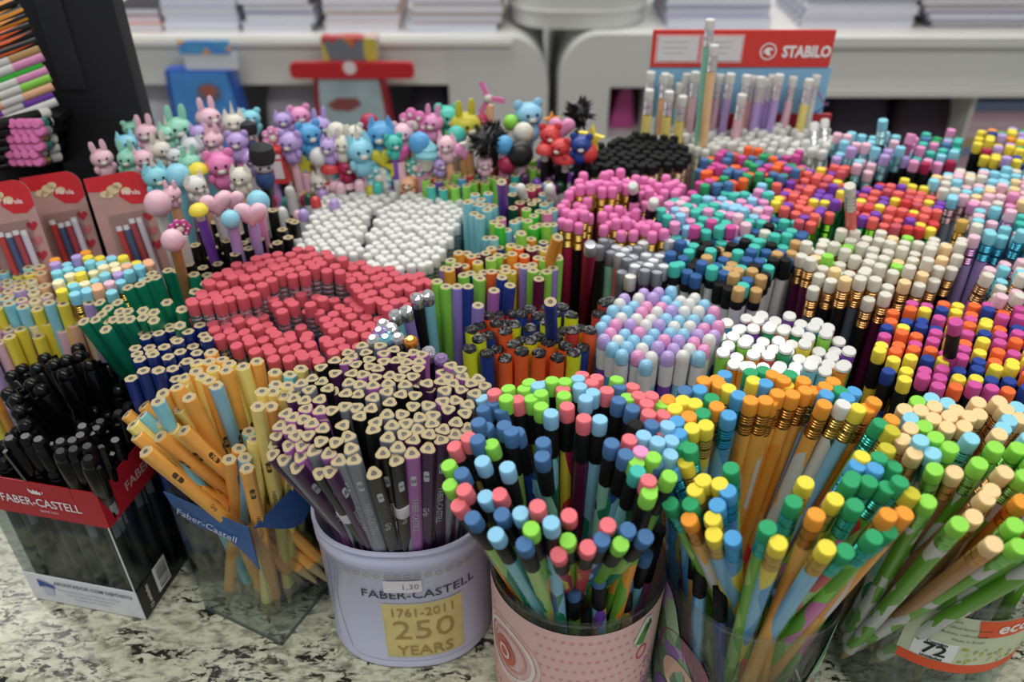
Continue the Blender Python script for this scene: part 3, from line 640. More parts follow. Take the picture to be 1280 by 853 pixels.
o = mb.build('crest'); child_world(o, box)
o = text('SINCE 1761', .0024, WT, lambda a, b: FB(.0350-a, .0873+b, .0011), None); child_world(o, box)
o = text('APONTADOR COM DEPÓSITO', .0042, M('50607a', .4), lambda a, b: FB(.030-a, .0205+b, .0011), None, sx=.92, bold=.0001); child_world(o, box)
for k, s in enumerate(('Reservatório com capacidade para resíduos', 'Contém lâmina de aço temperado', 'Sharpener with container')):
    o = text(s, .0024, M('70788c', .4), lambda a, b, k=k: FB(.034-a, .0150-.0034*k+b, .0011), None); child_world(o, box)
mb = MB(); g = lambda a, b: FB(.0625-a, .016+b, .0011); flatpoly(mb, [(-.0055, .006), (.005, .002), (.006, -.001), (-.001, .0005), (-.0055, -.001)], g, M('1f4f9c', .4)); flatpoly(mb, [(-.004, -.0015), (.0035, -.001), (.0028, -.008), (-.003, -.008)], lambda a, b: FB(.0625-a, .016+b, .00105), M('c0c8dc', .4)); o = mb.build('sharpener_picture'); child_world(o, box)
o = text('12 unidades', .0042, WT, lambda a, b: FB(.0075-b, .0135+a, .0011, 1), None, bold=.00006); child_world(o, box)
def barcode(name, w_, h_, fn, parent, n=22, seed=1):
    r = random.Random(seed); mb = MB(); flatpoly(mb, [(-w_/2, -h_/2), (w_/2, -h_/2), (w_/2, h_/2), (-w_/2, h_/2)], lambda a, b: fn(a, b, 0), M('e8e8ea', .4)); x = -w_/2*.85
    while x < w_/2*.82:
        t = r.choice((.0003, .0005, .0008)); flatpoly(mb, [(x, -h_/2*.6), (x+t, -h_/2*.6), (x+t, h_/2*.85), (x, h_/2*.85)], lambda a, b: fn(a, b, .0001), BLK); x += t+r.choice((.0004, .0006, .0009))
    o = mb.build(name, label='white barcode sticker'); child_world(o, parent) if parent.location.length > 0 else None; return o
barcode('barcode', .021, .013, lambda a, b, o: FB(.0225+b, .0165-a, .0007+o, 1), box)

# B: square clear box, corner to the viewer, blue bow-shaped label
BB = Vector((-.1365, .298, 0)); vl = Vector((-.9, .44, 0)).normalized(); vr = Vector((.44, .9, 0)).normalized(); WB, HB = .0595, .104
vlB, vrB = vl, vr
boxb = empty('pencil_box', BB+vl*WB/2+vr*WB/2, 'square clear box with blue pointed collar, between pen box and white tin', 'box')
def FC(a, b, off=0, face=0):
    return (BB+vl*a-vr*off if face == 0 else BB+vr*a-vl*off)+Vector((0, 0, b))
cb = clear('f0f4f4', .9)
for i, (o0, d0, nn) in enumerate(((BB, vl, vr), (BB, vr, vl), (BB+vl*WB, vr, -vl), (BB+vr*WB, vl, -vr))):
    mb = MB(); t = .0008
    mb.loft([[o0+Vector((0, 0, .001)), o0+d0*WB+Vector((0, 0, .001)), o0+d0*WB+Vector((0, 0, HB)), o0+Vector((0, 0, HB))], [o0+nn*t+Vector((0, 0, .001)), o0+d0*WB+nn*t+Vector((0, 0, .001)), o0+d0*WB+nn*t+Vector((0, 0, HB)), o0+nn*t+Vector((0, 0, HB))]], cb); o = mb.build('clear_wall'); child_world(o, boxb)
for d0, s0 in ((vl, BB), (vr, BB)):
    mb = MB(); mb.loft([[s0+Vector((0, 0, .0004)), s0+d0*WB+Vector((0, 0, .0004)), s0+d0*WB+Vector((0, 0, .0018)), s0+Vector((0, 0, .0018))], [p+((vl+vr)-d0)*.0012 for p in (s0+Vector((0, 0, .0004)), s0+d0*WB+Vector((0, 0, .0004)), s0+d0*WB+Vector((0, 0, .0018)), s0+Vector((0, 0, .0018)))]], M('5c6a66', .2)); o = mb.build('bottom_rim'); child_world(o, boxb)
mb = MB(); mb.loft([[BB+Vector((0, 0, .001)), BB+Vector((0, 0, HB))], [BB-vl*.0006-vr*.0006+Vector((0, 0, .001)), BB-vl*.0006-vr*.0006+Vector((0, 0, HB))]], M('aebcc0', .15), False, False, close=False); o = mb.build('corner_seam'); child_world(o, boxb)
BLU = M('2a5894', .35, noise=.35, nscale=60)
def curved(pts_top, pts_bot, face, nm, lab):
    mb = MB(); n = len(pts_top); k = 0
    for q in (0, -.0005):
        mb.v += [tuple(FC(a, b, .0016+c+q, face)) for a, b, c in pts_top]+[tuple(FC(a, b, .0016+c+q, face)) for a, b, c in pts_bot]
    for i in range(n-1): mb.face((i, i+1, n+i+1, n+i), BLU); mb.face((2*n+i, 3*n+i, 3*n+i+1, 2*n+i+1), BLU)
    for i in range(n-1): mb.face((i, 2*n+i, 2*n+i+1, i+1), BLU); mb.face((n+i, n+i+1, 3*n+i+1, 3*n+i), BLU)
    o = mb.build(nm, None, True, label=lab); child_world(o, boxb)
top, bot = [], []
for i in range(13):
    q = i/12; a = WB*q; top.append((a, .1035+.001*math.sin(q*math.pi), .001*math.sin(q*math.pi)))
    bot.append((a, (.070+.030*q**.8+.006*math.sin(q*math.pi*1.9)) if q < 1 else .1025, .001*math.sin(q*math.pi)))
curved(top, bot, 0, 'collar', 'blue card collar with white script')
top, bot = [], []
for i in range(13):
    q = i/12; a = WB*.92*q; top.append((a, .1035+.004*q, .001+.003*q)); bot.append((a, .1025-.026*math.sin(min(1, q/.62)*math.pi/2)**1.3 if q < .62 else .0765+.020*(q-.62)/.38, .001+.003*q))
curved(top, bot, 1, 'collar', 'blue card collar, folded out')
o = text('Faber-Castell', .0078, M('c8d4ec', .4), lambda a, b: FC(.031-a, .0925-.0*a+b+.10*(-a)*-1*-.9, .0034), None, shear=.4); child_world(o, boxb)

# C: the oval white tin
TC, TRX, TRY, TH = Vector((-.0605, .3265, 0)), .0485, .044, .100
def tinp(phi_deg, z, off=0):
    pc = math.atan2(-TC.y, -TC.x)+math.radians(phi_deg); ca, sa = math.cos(pc), math.sin(pc); e = 2.35
    k = (abs(ca/(TRX+off))**e+abs(sa/(TRY+off))**e)**(-1/e); s = 1-.02*(1-z/TH)
    return Vector((TC.x+k*ca*s, TC.y+k*sa*s, z))
tin = empty('tin', TC, 'oval pale lilac tin with gold square, front centre left', 'tin')
mb = MB(); N = 64; TW = M('cfd1ea', .22, .0, .6, noise=.04, nscale=30)
R = lambda off, z: [tuple(tinp(360*i/N, z, off)) for i in range(N)]
mb.loft([R(-.001, .0006), R(.0006, .002), R(.0008, .0035), R(0, .0050), R(0, .0855), R(.0010, .087), R(.0010, .0925), R(.0002, .094), R(.0002, .097), R(.0012, .0985), R(.0008, TH), R(-.0008, TH), R(-.0012, .096), R(-.0012, .003)], TW); o = mb.build('tin_body', None, True); child_world(o, tin)
GD = M('e8d58e', .38, .1, noise=.18, nscale=90)
sq = lambda a, b: tinp(4.5+a*1.03, .0355+b, .0003)
mb = MB(); patch(mb, -27, 27, -.0235, .0235, 14, 4, sq, GD); o = mb.build('gold_square', label='gold square with raised numerals'); child_world(o, tin)
mb = MB()
for a0, a1, b0, b1 in ((-27.6, -27, -.024, .024), (27, 27.6, -.024, .024), (-27.6, 27.6, .0235, .0241), (-27.6, 27.6, -.0241, -.0235)): patch(mb, a0, a1, b0, b1, 14 if a1-a0 > 5 else 1, 1, lambda a, b: tinp(4.5+a*1.03, .0355+b, .0006), M('e9e2c4', .3)); 
o = mb.build('gold_square_border'); child_world(o, tin)
deg = 1/(.0445*math.pi/180)                          # metres along the surface to degrees
GT = M('b59d5c', .35, .3)
for s, sz, z0, bd, sxx in (('1761-2011', .0098, .0515, .0001, .86), ('250', .0235, .0355, -.0001, 1.0), ('YEARS', .0122, .0175, .0001, .92)):
    o = text(s, sz, GT, lambda a, b, z0=z0: tinp(4.5+a*deg, z0+b, .0007), None, 'raised_lettering', sx=sxx, bold=bd); child_world(o, tin)
o = text('FABER-CASTELL', .0088, M('3a3c4c', .4), lambda a, b: tinp(3+a*deg, .0665+b, .0005), None, sx=1.0, bold=.00005); child_world(o, tin)
mb = MB(); patch(mb, -20, 6, .0695, .0790, 8, 2, lambda a, b: tinp(a, b, .0009), M('ece4e8', .5)); o = mb.build('price_sticker', label='small white price sticker'); child_world(o, tin)
o = text('1,30', .0056, M('8c8890', .5), lambda a, b: tinp(-2+a*deg, .0742+b, .0011), None); child_world(o, tin)
mb = MB(); SW = M('b5b2c4', .3)
for s in (-1, 1):                                    # faint engraved scrolls and fine lines
    for k in range(4):
        for i in range(18):
            t0, t1 = i/18, (i+1)/18
            f = lambda t: (s*(52+k*9+7*math.sin(t*3.0+k)), .010+.070*t)
            (a0, b0), (a1, b1) = f(t0), f(t1); flatpoly(mb, [(a0, b0), (a0+.7, b0), (a1+.7, b1), (a1, b1)], lambda a, b: tinp(a, b, .0003), SW)
for k in range(14):
    a0 = -45+k*7; disc(mb, a0, .0815, 2.6, lambda a, b: tinp(a, b, .0003), M('b8b08c', .3), 10, .0016, .7)
patch(mb, -50, 56, .0075, .0079, 20, 1, lambda a, b: tinp(a, b, .0003), SW)
o = mb.build('engraved_ornament'); child_world(o, tin)

def cup_funcs(c, r, h, taper=0.0):
    pc = math.atan2(-c.y, -c.x)
    def P(phi, z, off=0):
        a = pc+math.radians(phi); q = r*(1-taper*(1-z/h))+off
        return Vector((c.x+q*math.cos(a), c.y+q*math.sin(a), z))
    return P
def clear_cup(c, r, h, label, tint='f4f8f8', taper=.04):
    P = cup_funcs(c, r, h, taper); e = empty('pencil_cup', c, label, 'cup'); mb = MB(); N = 56
    R = lambda off, z: [tuple(P(360*i/N, z, off)) for i in range(N)]
    mb.loft([R(0, .001), R(0, h-.002), R(.0011, h-.0016), R(.0014, h-.0006), R(.0008, h), R(-.0010, h), R(-.0014, h-.002), R(-.0012, .003)], clear(tint, .9)); o = mb.build('clear_wall', None, True); child_world(o, e)
    return e, P
# D: clear cup with pink paper
C4 = Vector((.034, .2845, 0)); cup4, P4 = clear_cup(C4, .0452, .101, 'clear round cup lined with pink paper, front centre')
PK = M('e8bfb8', .55, noise=.05, nscale=60)
mb = MB(); patch(mb, -179, 179, .002, .0925, 64, 6, lambda a, b: P4(a, b, .0003), PK); o = mb.build('paper_wrap', None, True, label='pink paper wrap with tiny hearts'); child_world(o, cup4)
mb = MB(); dg4 = 1/(.0448*math.pi/180); HM = M('d99a98', .5)
for j in range(11):
    for i in range(-16, 17):
        a0 = i*5.6+(2.8 if j % 2 else 0); b0 = .008+j*.0078
        if abs(a0) < 88 and not (-62 < a0 < -24 and b0 > .02) and not (a0 > 44 and b0 > .05): flatpoly(mb, [(a0+x*.0022*dg4, b0+y*.0022) for x, y in HEART], lambda a, b: P4(a, b, .0005), HM)
o = mb.build('heart_print'); child_world(o, cup4)
mb = MB(); ff = lambda a, b: P4(a, b, .0006)
disc(mb, -47, .054, .022*dg4, ff, M('e9cfc8', .5), 28, .024); disc(mb, -47, .054, .019*dg4, lambda a, b: P4(a, b, .0008), M('f2e4dc', .5), 28, .021, .88); disc(mb, -47, .054, .0135*dg4, lambda a, b: P4(a, b, .0008), M('d9a49c', .5), 24, .015, .9)
disc(mb, -50, .052, .0085*dg4, lambda a, b: P4(a, b, .0009), M('cf6a58', .5), 20, .010); disc(mb, -50, .052, .0045*dg4, lambda a, b: P4(a, b, .0011), M('ead2c8', .5), 16, .0055, .6)
o = mb.build('round_emblem', label='round cream and coral emblem'); child_world(o, cup4)
mb = MB(); flatpoly(mb, [(41, .076), (50, .0905), (57, .088), (55, .075), (46, .069)], lambda a, b: P4(a, b, .0008), M('dfe8d0', .5)); flatpoly(mb, [(43, .073), (51, .086), (55, .080), (50, .070)], lambda a, b: P4(a, b, .001), M('4f8f3c', .5)); flatpoly(mb, [(50, .078), (54, .088), (56, .083)], lambda a, b: P4(a, b, .0012), M('1e2a1c', .5)); o = mb.build('leaf_print'); child_world(o, cup4)
mb = MB(); disc(mb, 51, .062, .004*dg4, ff, M('d0506c', .5), 16, .0055, .75); o = mb.build('red_ring_print'); child_world(o, cup4)
mb = MB(); r_ = random.Random(4)
for i in range(60):
    a0 = 55+r_.uniform(0, 26); b0 = r_.uniform(.006, .052); disc(mb, a0, b0, r_.uniform(.0006, .0013)*dg4, ff, M(r_.choice(['b49ad0', '9c7cc0', 'c8a8d0']), .5), 7, .0011)
o = mb.build('glitter_print'); child_world(o, cup4)
# E: clear cup with a green and purple sleeve (its figure is left out)
C5 = Vector((.122, .275, 0)); cup5, P5 = clear_cup(C5, .0438, .101, 'clear round cup with green and purple patterned sleeve, front right of centre')
SLV = art(['5f8f6c', '86b08a', '4c7f68', 'a8c8a0', '6fa080', '8a70a8', 'b09ac8'], 60, .5, 1)
mb = MB(); n = 48; k0 = 0
def slt(a): return min(.093, .026+.068*((a-14)/62)**2)
for i in range(n+1):
    a = -179+358*i/n; mb.v += [tuple(P5(a, .002, .0004)), tuple(P5(a, slt(a)*.5, .0004)), tuple(P5(a, slt(a), .0004))]
for i in range(n):
    for q in (0, 1): mb.face((3*i+q, 3*i+3+q, 3*i+4+q, 3*i+1+q), SLV)
o = mb.build('sleeve', None, True, label='green printed sleeve with wavy top edge'); child_world(o, cup5)
mb = MB(); dg5 = 1/(.0438*math.pi/180)
for i in range(26):                                  # purple scroll with a pale outline
    t0, t1 = i/26, (i+1)/26; g = lambda t: (8+60*t, .030+.020*t+.006*math.sin(t*9))
    (a0, b0), (a1, b1) = g(t0), g(t1)
    flatpoly(mb, [(a0, b0-.009), (a1, b1-.009), (a1, b1+.006), (a0, b0+.006)], lambda a, b: P5(a, b, .0006), M('cfc8e0', .5)); flatpoly(mb, [(a0, b0-.007), (a1, b1-.007), (a1, b1+.004), (a0, b0+.004)], lambda a, b: P5(a, b, .0008), M('7a5aa6', .5))
for i in range(11): disc(mb, 12+i*5, .040+i*.0016+.002*math.sin(i), .0030*dg5, lambda a, b: P5(a, b, .001), M('d9c878', .5), 10, .003, .5)
disc(mb, -34, .046, .020*dg5, lambda a, b: P5(a, b, .0006), M('8a5a6a', .5), 28, .026); disc(mb, -33, .040, .012*dg5, lambda a, b: P5(a, b, .0009), M('d8b8a0', .5), 24, .013)
disc(mb, -36, .014, .018*dg5, lambda a, b: P5(a, b, .0008), M('8468ae', .5), 24, .014)
o = mb.build('scroll_print'); child_world(o, cup5)
# F: clear cup with the '72' paper band
C6 = Vector((.232, .297, 0)); cup6, P6 = clear_cup(C6, .0482, .101, 'clear round cup with pale green band reading 72, front right corner')
dg6 = 1/(.048*math.pi/180)
mb = MB(); patch(mb, -4, 110, .054, .0915, 40, 3, lambda a, b: P6(a, b+.0000*a, .0006), M('cfd6b4', .5, noise=.04)); o = mb.build('paper_band', None, True, label='pale green paper band'); child_world(o, cup6)
mb = MB(); patch(mb, -3, 110, .0475, .0545, 40, 1, lambda a, b: P6(a, b, .0007), M('e8592c', .5)); o = mb.build('orange_edge', None, True, label='orange lower edge of the band'); child_world(o, cup6)
mb = MB(); patch(mb, 3, 27, .0555, .0700, 8, 2, lambda a, b: P6(a, b, .0010), M('eef0ec', .5)); o = mb.build('number_label', None, True, label='white label with the number'); child_world(o, cup6)
o = text('72', .0118, BLK, lambda a, b: P6(15+a*dg6, .0625+b, .0013), None, bold=.00025); child_world(o, cup6)
o = text('Contém', .0030, BLK, lambda a, b: P6(15+a*dg6, .0684+b, .0013), None, bold=.0001); child_world(o, cup6)
o = text('unidades', .0030, BLK, lambda a, b: P6(15+a*dg6, .0568+b, .0013), None, bold=.0001); child_world(o, cup6)
for k, s in enumerate(('lápis', 'Certified forest wood', 'madeira reflorestada', 'Made in Brazil')):
    o = text(s, .0027, M('4c5a3c', .5), lambda a, b, k=k: P6((20, 26, 26, 30)[k]+a*dg6, .0880-.0046*k+b, .0011), None); child_world(o, cup6)
mb = MB(); flatpoly(mb, [(44+16*math.cos(math.radians(t))*1.0, .0905+.017*math.sin(math.radians(t))) for t in range(180, 361, 15)]+[(110, .0905)], lambda a, b: P6(a, b, .0010), M('e8592c', .5))
mb2 = MB(); patch(mb2, 34, 110, .078, .0912, 20, 2, lambda a, b: P6(a, b, .0010), M('e8592c', .5)); flatpoly(mb2, [(31, .0912), (34, .0912), (34, .080)], lambda a, b: P6(a, b, .0010), M('e8592c', .5))
mb2 = mb2; o = mb2.build('orange_patch', None, label='orange corner patch with white letters'); child_world(o, cup6)
o = text('eco', .012, M('f4eee8', .5), lambda a, b: P6(54+a*dg6, .0850+b, .0013), None, bold=.0003); child_world(o, cup6)
mb = MB(); r_ = random.Random(8)
for i in range(34): disc(mb, r_.uniform(28, 95), r_.uniform(.0555, .0680), r_.uniform(.0005, .0014)*dg6, lambda a, b: P6(a, b, .0009), M(r_.choice(['b8b83c', 'c8c870', 'a0b050']), .5), 8, .001)
disc(mb, 12, .0870, .0014*dg6, lambda a, b: P6(a, b, .0009), M('b8c83c', .5), 12, .0014, .6)
for b0 in (.0832, .0790): patch(mb, 8, 15, b0-.001, b0+.001, 3, 1, lambda a, b: P6(a, b, .0009), M('8aa060', .5))
o = mb.build('dot_print'); child_world(o, cup6)

# ------------------------------------------------------------------ the front cups: every tip where the photograph shows it
CC = dict(r='salmon', g='lime', b='sky', n='steel', t='teal', p='pink', k='charcoal', o='orange', y='yellow', B='blue', G='green', w='white', P='peach', L='lime', a='ltblue', u='plum', e='grey', m='mauve', Y='yel2', O='ora2', A='aqua', U='purple', x='black', d='dull')
def T(ox, oy, s, txt, dup=5.5, acc=None):
    acc = [] if acc is None else acc
    for q in txt.split():
        X_, Y_, c = q.split(','); u, v = ox+float(X_)/s, oy+float(Y_)/s
        if all((u-t['u'])**2+(v-t['v'])**2 > dup*dup for t in acc): acc.append(dict(u=u, v=v, col=CC[c]))
    return acc
# pink papered cup: black collars, bright erasers
t4 = T(600, 600, 3.372, '20,70,b 80,60,r 90,145,n 170,140,b 65,230,b 185,270,n 215,205,g 242,110,r 300,180,b 375,150,r 370,255,g 330,315,r 455,285,r 515,250,n 540,190,r 595,270,g 625,210,n 700,240,n 715,55,g 712,0,r')
T(320, 600, 3.372, '815,20,g 875,40,r 955,70,b 1025,65,r 850,105,r 910,160,n 1030,145,n 1010,230,b', 8, t4)
T(320, 400, 4, '1060,585,r 1105,595,n 990,630,r 1175,620,g 1130,705,b 1255,735,b 960,725,g 1025,765,n 965,820,g 1110,510,n 1150,535,n 1240,525,n 1275,555,n 1135,440,n 1225,445,n 1190,360,r 1130,390,b 1190,410,n 1260,340,g 1250,390,g', 8, t4)
T(640, 400, 4, '25,395,r 60,340,g 85,310,g 0,345,g 95,390,g 145,365,g 130,325,b 160,320,b 145,430,g 200,300,g 265,305,g 350,270,r 330,290,b 255,345,r 260,375,g 340,330,b 400,310,r 425,285,r 405,360,b 370,390,b 275,430,r 195,465,b 360,490,r 475,350,r 440,495,b 540,330,n 525,295,g 535,400,n 605,440,n 580,385,g 605,330,r 635,375,r 675,415,r 700,375,r 685,465,r 750,420,g 760,470,r 620,520,k 700,520,n 780,525,b 745,550,r 660,575,b 590,595,r 730,605,b 800,600,b 500,615,n 570,670,n 645,655,p 710,685,g 625,710,g 720,715,n 630,755,t 690,785,r 790,780,g 795,670,b 690,840,g 25,560,n 155,610,n 150,680,n', 5.5, t4)
bod = {'salmon': [('m', 'red', 'red', 'gold', 'red'), 'wine', ('m', 'crimson', 'yellow', 'red')], 'lime': [('m', 'grass', 'grass', 'orange'), 'grass', ('m', 'purple', 'orange', 'dgreen', 'sky')],
       'sky': [('m', 'aqua', 'aqua', 'sky', 'dgreen'), 'aqua', ('m', 'dgreen', 'sky', 'navy')], 'steel': [('m', 'dkgreen', 'dgreen', 'mint', 'hotpink'), ('s', 'navy', 'dgreen', 'sky'), ('m', 'ltgreen', 'ltgreen', 'dgreen')],
       'teal': [('m', 'dgreen', 'aqua')], 'pink': [('m', 'pink', 'wine')], 'charcoal': ['navy']}
for i, t in enumerate(t4): t['body'] = bod[t['col']][i % len(bod[t['col']])]; t['fer'] = 'charcoal'
def near(lst, u, v): return min(lst, key=lambda t: (t['u']-u)**2+(t['v']-v)**2)
near(t4, 698, 693)['band'] = 1
for t in t4:
    if t['u'] > 690 and t['v'] > 630: t['f'] = .42
fan(t4, C4, 'pink papered cup', 'eraser pencil', 'pencils in the pink papered cup', 'black', .188, .10, .045, frange=(.45, .80))
# green sleeved cup
t5 = T(960, 600, 3.372, '160,10,y 110,90,G 0,200,G 205,145,o 285,80,y 370,105,G 350,5,G 430,5,G 505,30,G 560,5,G 45,265,y 250,285,y 330,300,G 450,240,G 515,215,G 510,145,o 580,140,o 610,55,d')
T(600, 600, 3.372, '800,100,G 885,100,G 880,165,o 905,40,y 1000,105,B 980,160,y 985,230,y 940,0,y 1045,45,B 1065,245,B 1010,15,y', 7, t5)
T(640, 400, 4, '780,395,o 855,400,y 915,415,y 815,440,y 885,480,o 825,505,B 835,565,B 900,540,y 970,525,y 955,465,G 1000,390,G 1025,430,o 1085,475,B 1135,375,B 1085,340,y 1040,320,o 1025,295,o 960,300,o 940,345,B 940,370,B 865,350,n 1065,270,B 1195,260,G 1210,300,y 1260,250,G 1270,315,B 1195,400,o 1270,400,o 845,620,G 890,640,G 865,710,y 940,785,y 1095,740,G 915,840,y 1080,840,B 800,730,B', 6, t5)
T(960, 400, 4, '15,405,o 50,365,o 25,270,o 80,295,o 95,320,y 125,370,o 180,300,o 190,350,o 230,350,o 115,270,G 285,420,o 295,370,B 290,330,o 330,305,o 365,350,G 400,385,B 435,355,B 380,420,w 455,440,y 500,440,o 535,405,o 565,515,G 625,495,o 625,550,d 600,640,d 475,680,y 560,685,G 450,725,B 540,740,B 635,730,G 430,785,G 515,785,G 605,820,G 660,800,G 195,800,y', 6, t5)
b5 = {'yellow': ([('l', 'sky', 'sky', 'sky', 'blue', 'yellow'), ('l', 'sky', 'yellow', 'sky', 'blue'), 'sky'], 'gold'), 'green': ([('m', 'grass', 'grass', 'ltgreen', 'red', 'grass'), ('m', 'grass', 'lime', 'grass', 'hotpink')], '3fae9c'),
      'orange': ([('l', 'ora2', 'ora2', 'ora2', 'orange', 'white'), ('l', 'ora2', 'ora2', 'orange')], 'b8803c'), 'blue': ([('l', 'blue', 'blue', 'sky', 'blue', 'yellow'), 'blue', ('l', 'blue', 'sky', 'blue')], '2f9ccc'),
      'steel': (['navy'], 'navy'), 'white': ([('m', 'dkgreen', 'white', 'dgreen')], 'gold'), 'dull': (['kraft'], 'gold')}
for i, t in enumerate(t5): t['body'] = b5[t['col']][0][i % len(b5[t['col']][0])]; t['fer'] = b5[t['col']][1]
far5 = [t for t in t5 if t['v'] < 540 and t['u'] > 930]; far5b = [t for t in t5 if t['v'] < 540 and t['u'] <= 930]; nr5 = [t for t in t5 if t['v'] >= 540]
for t in nr5:
    if t['u'] < 930 and t['v'] > 560: t['f'] = .43
C5b = Vector((.125, .36, 0))
fan(nr5, C5, 'green sleeved cup', 'foil pencil', 'foil collared pencils in the green sleeved cup', 'fat', .188, .10, .0435, frange=(.48, .80))
fan(far5, C5b, 'cup behind green sleeve', 'foil pencil', 'foil collared pencils behind the green sleeved cup', 'fat', .188, .10, .040, base=(.118, .335), kb=.45)
fan(far5b, C5b, 'cup left behind green sleeve', 'foil pencil', 'foil collared pencils left behind the green sleeved cup', 'fat', .188, .10, .040, base=(.108, .325), kb=.25)
supercup('pencil_cup', (.112, .3515), .044, .030, .097, clear('f0f4f6'), 'clear cup directly behind the green sleeved cup')
def filler(c, r, bodies, place, group, n, seed):
    rnd = random.Random(seed); its = []
    for i in range(n):
        a = 2*math.pi*i/n+rnd.uniform(-.1, .1); q = r*rnd.uniform(.80, .9); b = r*rnd.uniform(.3, .8); a2 = a+rnd.uniform(.2, .5); z = rnd.uniform(.112, .128)
        its.append(dict(tip=Vector((c.x+q*math.cos(a), c.y+q*math.sin(a), z)), bottom=Vector((c.x+b*math.cos(a2), c.y+b*math.sin(a2), .005)), col=rnd.choice(['steel', 'black']), body=bodies[i % len(bodies)], fer='black', LQ=z-.006))
    plant(its, place, 'black', 'short pencil', group)
filler(C4, .044, [('m', 'red', 'gold', 'red'), 'aqua', ('m', 'dgreen', 'mint', 'hotpink'), 'grass', ('m', 'purple', 'orange', 'sky')], 'low in pink papered cup', 'short pencils low in the pink papered cup', 18, 1)
filler(C5, .0425, [('l', 'ora2', 'ora2', 'orange'), ('l', 'sky', 'blue', 'yellow'), 'navy', ('m', 'grass', 'red', 'grass')], 'low in green sleeved cup', 'short pencils low in the green sleeved cup', 16, 2)
# banded cup
t6 = T(960, 600, 3.372, '925,75,P 870,155,P 810,185,L 675,90,L 955,270,P 1065,280,L 1045,190,L 1075,90,o 1150,250,L 1200,160,P 1240,300,L')
T(960, 400, 4, '750,405,L 820,390,a 685,445,P 765,450,P 835,430,P 900,415,a 945,450,P 910,480,P 1010,480,P 830,490,P 715,490,a 715,540,P 785,530,L 900,535,P 985,530,P 1055,410,P 1060,470,P 1160,405,P 1195,445,P 1250,435,a 1210,500,a 1265,490,P 1180,540,a 1160,570,P 675,595,P 765,600,a 840,585,L 915,635,L 1020,590,a 735,665,P 825,665,a 835,745,L 935,760,P 1060,715,L 1140,635,L 1255,640,L 1310,590,a 1330,520,P 1340,700,L 1190,760,P 1290,780,L 1120,850,P 1400,640,P 1380,760,a', 6, t6)
b6 = {'lime': ([('s', 'grass'), ('m', 'grass', 'white', 'white', 'ltgreen'), ('m', 'grass', 'grass', 'white')], '8cc86c'), 'peach': (['kraft', 'kraft', ('m', 'kraft', 'kraft', 'white')], 'c8945c'), 'ltblue': ([('m', 'white', 'mint', 'white', 'dgreen'), 'navy'], '6cc0cc'), 'orange': (['orange'], 'e0801c')}
for i, t in enumerate(t6):
    bb = b6[t['col']]; t['body'] = bb[0][i % len(bb[0])]; t['fer'] = bb[1]
    if t['col'] in ('lime', 'ltblue') and i % 4: t['style'] = 'swirl'; t['body'] = ('s', 'white', 'white', 'white', 'grass')
    if t['body'] == ('s', 'grass'): t['body'] = 'grass'
for t in t6:
    if t['v'] >= 545: t['bx'] = random.uniform(-.006, .024); t['by'] = random.uniform(-.010, .010)
fan([t for t in t6 if t['v'] >= 545], C6, 'banded 72 cup', 'foil pencil', 'pencils in the banded cup', 'fat', .190, .10, .048, base=(.203, .306), kb=.15)
filler(C6, .047, [('m', 'white', 'white', 'dgreen', 'white'), 'kraft', 'navy', ('m', 'grass', 'white', 'grass')], 'low in banded 72 cup', 'short pencils low in the banded cup', 18, 3)
fan([t for t in t6 if t['v'] < 545], Vector((.235, .375, 0)), 'cup behind banded cup', 'foil pencil', 'pencils in the cup behind the banded cup', 'fat', .186, .10, .045, base=(.235, .38), kb=.5)
supercup('pencil_cup', (.233, .385), .047, .030, .097, clear('f0f4f6'), 'clear cup directly behind the banded cup')
# tin: three-sided pencils with sawn ends
tt = T(320, 400, 4, '445,435,e 500,440,e 575,445,x 670,415,x 785,435,x 860,430,e 935,410,m 1000,405,u 1060,425,e 960,450,u 1045,470,x 885,480,e 820,490,e 730,475,x 655,475,e 520,485,x 380,455,x 320,455,m 250,445,m 150,470,m 185,490,m 240,500,u 350,485,m 280,520,m 120,530,m 170,550,m 435,530,x 600,515,x 585,550,x 680,530,e 750,520,e 880,520,u 1000,515,u 1060,545,e 810,550,e 935,550,u 865,575,x 995,575,e 740,575,u 785,600,u 660,590,e 460,585,e 335,545,x 260,580,u 200,580,m 105,580,u 325,610,x 400,615,x 95,620,u 165,630,m 230,630,m 475,645,e 290,655,e 365,670,m 925,600,u 710,640,e 860,645,u 780,670,m 635,670,x 700,705,x 490,700,e 415,705,e 225,685,m 85,675,u 140,700,e 205,740,u 320,770,x 370,760,u 590,770,x '
 '325,240,x 395,205,x 395,270,u 280,295,x 330,310,x 225,320,e 265,350,e 190,395,u 245,405,u 360,345,x 385,360,u 320,400,u 195,365,e 460,165,x 530,130,e 550,165,x 480,185,m 450,210,m 500,225,x 565,200,x 620,130,e 640,170,m 640,210,u 700,205,u 570,235,x 610,245,u 480,270,x 535,275,m 595,290,u 465,315,e 520,325,e 585,330,m 660,320,e 670,280,x 715,290,x 745,325,e 785,285,u 740,250,u 755,215,u 810,245,u 815,210,m 790,165,m 735,180,x 830,175,m 690,150,x 855,320,u 815,325,x 925,310,u 985,320,x 1075,320,u 960,290,m 1035,285,m 1020,250,e 935,265,m 975,230,m 1110,295,e 1140,330,e 1095,370,e 1025,350,u 945,355,e 870,345,u 795,380,x 725,375,x 655,360,e 585,390,e 510,375,x 450,370,x')
for i, t in enumerate(tt):
    t['body'] = t['col'] if t['col'] != 'black' else 'charcoal'
    if t['v'] > 545: t['strip'] = ('silver', .0033, i % 3); t['stick'] = i % 7 == 3; t['twist'] = random.uniform(-.5, .5)
